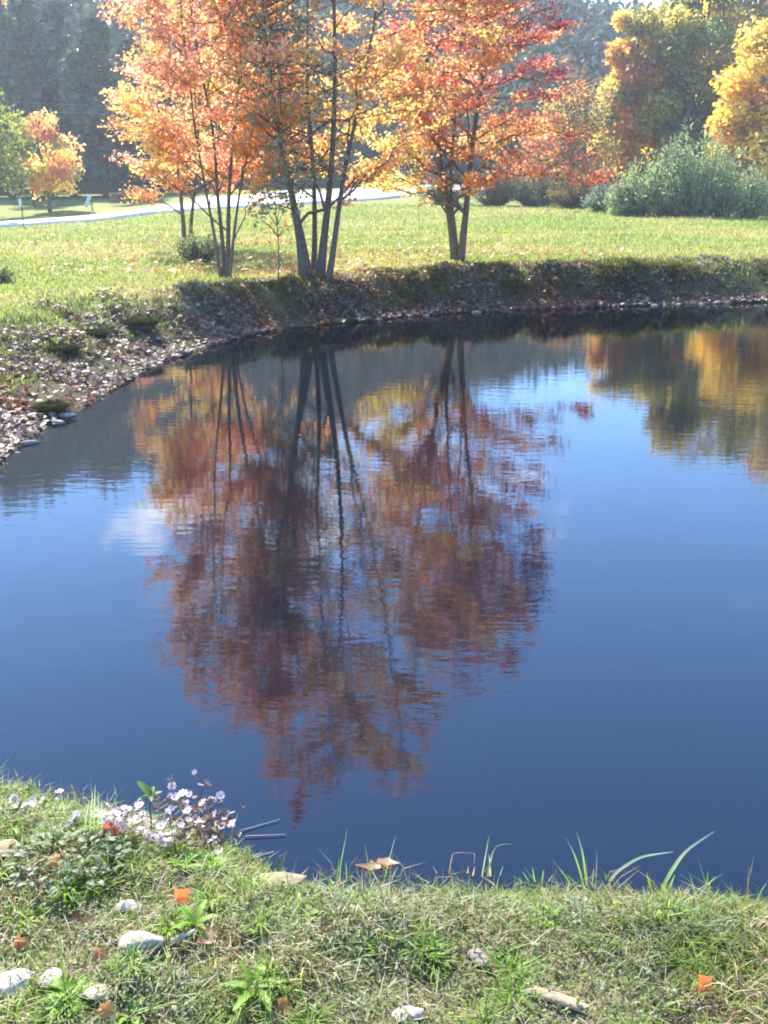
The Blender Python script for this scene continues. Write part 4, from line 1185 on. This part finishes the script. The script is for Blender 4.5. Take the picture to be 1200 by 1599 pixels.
blade_tuft('sparse thin blades beside the floating leaves on the right', (600, 1390),
           [([(596, 1390), (606, 1350), (618, 1305)], .003, G1, G2), ([(606, 1390), (612, 1372), (622, 1352)], .003, DEAD, DEAD), ([(580, 1390), (578, 1365), (570, 1318)], .003, G1, G1)])
blade_tuft('leaning blade and stalk between the arching tuft and the corner', (1100, 1410),
           [([(1082, 1410), (1096, 1392), (1118, 1368)], .006, G1, PALE), ([(1103, 1412), (1104, 1385), (1106, 1360)], .006, G1, G1), ([(1112, 1352), (1110, 1372), (1106, 1395)], .003, G2, G2)])
blade_tuft('brown seed stalk near the right edge of the near bank', (1168, 1412),
           [([(1166, 1412), (1168, 1385), (1170, 1352)], .004, (.24, .14, .10), (.20, .12, .10)), ([(1180, 1412), (1188, 1392), (1198, 1378)], .005, G1, G2)])
blade_tuft('tuft of short green blades right of the loose tuft', (840, 1390),
           [([(840 + dx, 1392), (838 + dx * 1.5, 1374), (836 + dx * 2.2, 1352 + abs(dx))], .005, G1, G2) for dx in (-16, -9, -2, 6, 13)])
blade_tuft('green upright tuft at left, between the two groups of flowers', (146, 1316),
           [([(146 + dx, 1318), (147 + dx * 1.1, 1280), (149 + dx * .8, 1225 + abs(dx) * 2)], .005, G1, G2) for dx in (-12, -5, 0, 6, 12)])

# flowers
def petal_flower(n=9, R_=.012, col=(.62, .50, .70), seed=0):
    m = MB(); r = np.random.default_rng(seed)
    a = np.arange(n) * 2 * math.pi / n + r.normal(size=n) * .1
    d = np.stack([np.cos(a), np.sin(a), np.full(n, .25)], 1)
    pos = d * R_ * .2
    T, Fs = OVAL
    V = []
    for k in range(n):
        s_ = np.array([-math.sin(a[k]), math.cos(a[k]), 0]); u_ = norm(d[k] + [0, 0, r.normal() * .15]); nn = np.cross(s_, u_)
        V.append(pos[k] + R_ * (T[:, :1] * s_ * .8 + T[:, 1:2] * u_ + T[:, 2:3] * nn))
    V = np.concatenate(V); F = Fs[0][0][None] + (np.arange(n) * len(T))[:, None]
    m.add(V, [F], np.array(col))
    c = np.array([[math.cos(q), math.sin(q), .35] for q in np.arange(6) * math.pi / 3]) * R_ * .28
    m.add(np.concatenate([c, [[0, 0, R_ * .22]]]), [np.array([[k, (k + 1) % 6, 6] for k in range(6)])], (.45, .32, .05))
    me = m.mesh('flower', smooth=False); me.materials.append(M_PETAL); return me
FL = [petal_flower(10, .0105, c, k) for k, c in enumerate([(.80, .64, .68), (.82, .70, .72), (.84, .77, .78), (.76, .58, .62)])]
seedm = MB()
for k in range(9):
    a = k * 2.4; d_ = norm(np.array([math.cos(a), math.sin(a), 1.2])); seedm.tube(np.array([[0, 0, 0], d_ * .006, d_ * .012]), [.001, .0016, .0006], 4, (.32, .22, .16))
SEED = seedm.mesh('seed_head'); SEED.materials.append(M_WOOD)
def flower_plant(label, px_list, n_fl, group, leafy=3, seeds=0, h=(.05, .14), spread=.06, dark=(.10, .12, .05)):
    c0 = on_ground(px_list[0][0], px_list[0][1], 1.3, 5)
    root = thing('aster_plant', c0, label, 'flowers', group)
    leafme = strap('leaf', 1.0, .30, .8, (.16, .24, .05) if seeds == 0 else (.30, .22, .11), (.22, .30, .07) if seeds == 0 else (.30, .30, .10), .3, 7); leafme.materials.append(M_GREENLEAF)
    for (px, py) in px_list:
        p0 = on_ground(px, py, 1.3, 5)
        hh = RNG.uniform(*h)
        tip = p0 + np.array([RNG.normal() * .03, RNG.normal() * .02 + .02, hh])
        P = branch_path(p0 - [0, 0, .01], tip, 6, .0, .04)
        m = MB(); m.tube(P, np.linspace(.0022, .0012, 6), 5, dark)
        k_ = max(1, n_fl // len(px_list))
        heads = []
        for q in range(k_ + seeds):
            i = RNG.integers(2, 6); e = P[i] + RNG.normal(size=3) * [spread, spread * .7, spread * .4] * .6 + [0, 0, .015]
            m.tube(branch_path(P[i], e, 4, .05, .05), np.linspace(.0011, .0007, 4), 4, dark); heads.append((e, q))
        st = m.build('stem', M_GRASS, root)
        for e, q in heads:
            isf = q < k_
            child('flower' if isf else 'seed_head', FL[RNG.integers(4)] if isf else SEED, st, tuple(e - c0), (RNG.normal() * .6 + .35, RNG.normal() * .6, RNG.uniform(0, 6)), RNG.uniform(.7, 1.35) * (1 if isf else 1.6))
        for q in range(leafy):
            i = RNG.integers(1, 5); child('leaf', leafme, st, tuple(P[i] - c0), (0, -RNG.uniform(-.2, .9), RNG.uniform(0, 6.28)), RNG.uniform(.025, .05))
flower_plant('clump of pale pink asters at the water, left of the dry seed heads', [(180, 1302), (200, 1314), (222, 1320), (245, 1324), (210, 1300), (170, 1306)], 84, 'asters on the near bank', 3, 0, (.02, .09), .045)
flower_plant('pink asters with dry brown seed heads above the dark water', [(275, 1330), (300, 1336), (325, 1340), (345, 1340), (312, 1326), (290, 1328), (335, 1332)], 56, 'asters on the near bank', 4, 8, (.07, .17), .06, (.22, .16, .10))
flower_plant('small group of pink asters at the left edge of the near bank', [(30, 1272), (55, 1276), (8, 1270)], 14, 'asters on the near bank', 2, 0, (.02, .05), .03)
flower_plant('few faint asters low between the two larger groups', [(118, 1296), (135, 1300)], 6, 'asters on the near bank', 2, 0, (.015, .035), .03)
# broad-leaved stem standing above the asters
p0 = on_ground(236, 1316, 1.3, 5)
root = thing('broad_leaved_stem', p0, 'single stem with broad green leaves at its top, above the asters', 'weed')
tip = at(236, 1243, p0[1] + .02)
P = branch_path(p0 - [0, 0, .01], tip, 6, 0, .03); m = MB(); m.tube(P, np.linspace(.0032, .002, 6), 6, (.13, .14, .07)); m.build('stem', M_GRASS, root)
bl = strap('leaf', 1.0, .42, .35, (.14, .24, .05), (.20, .30, .08), .35, 8); bl.materials.append(M_GREENLEAF)
for rz, el, sc_ in ((2.6, .75, .06), (.4, .35, .035), (3.6, .1, .04), (1.5, .5, .035), (5.0, .2, .03)):
    child('leaf', bl, root, tuple(tip - p0), (0, -el, rz), sc_)

# reeds lying on the water
def on_w(px, py): return on_z(px, py, .006)
stick('floating_reed', 'upper pale reed lying on the water beside the asters', 'reed', on_w(376, 1297), on_w(438, 1279), .0016, .0010, (.5, .44, .42), group='reeds on the water by the asters', wob=.01)
stick('floating_reed', 'middle pale reed lying on the water beside the asters', 'reed', on_w(384, 1306), on_w(447, 1303), .0018, .0010, (.48, .42, .40), group='reeds on the water by the asters', wob=.01)
stick('floating_reed', 'lowest and thickest pale reed by the bank above the flat rock', 'reed', on_w(352, 1354), on_w(428, 1330), .0034, .002, (.42, .37, .29), group='reeds on the water by the asters', wob=.01)

# ------------------------------------------------------------------ haze
mb = MB()
x0, x1, y0, y1, z0, z1 = -430, 430, -310, 430, -2.0, 44
box(mb, ((x0 + x1) / 2, (y0 + y1) / 2, (z0 + z1) / 2), (x1 - x0, y1 - y0, z1 - z0), (1, 1, 1))
hm, n, l = new_mat('haze')
out = n.new('ShaderNodeOutputMaterial'); pv = n.new('ShaderNodeVolumePrincipled')
pv.inputs['Color'].default_value = (.80, .90, 1.0, 1)
pv.inputs['Density'].default_value = 0.0012
pv.inputs['Anisotropy'].default_value = 0.42
l(pv.outputs[0], out.inputs['Volume'])
mb.build('haze', hm, kind='stuff', label='thin bright haze over the whole place')

print('TRIS', sum(sum(max(0, int(t) - 2) for t in [0]) or (len(o.data.loops) - 2 * len(o.data.polygons)) for o in scene.objects if o.type == 'MESH'), 'objects', len(scene.objects))
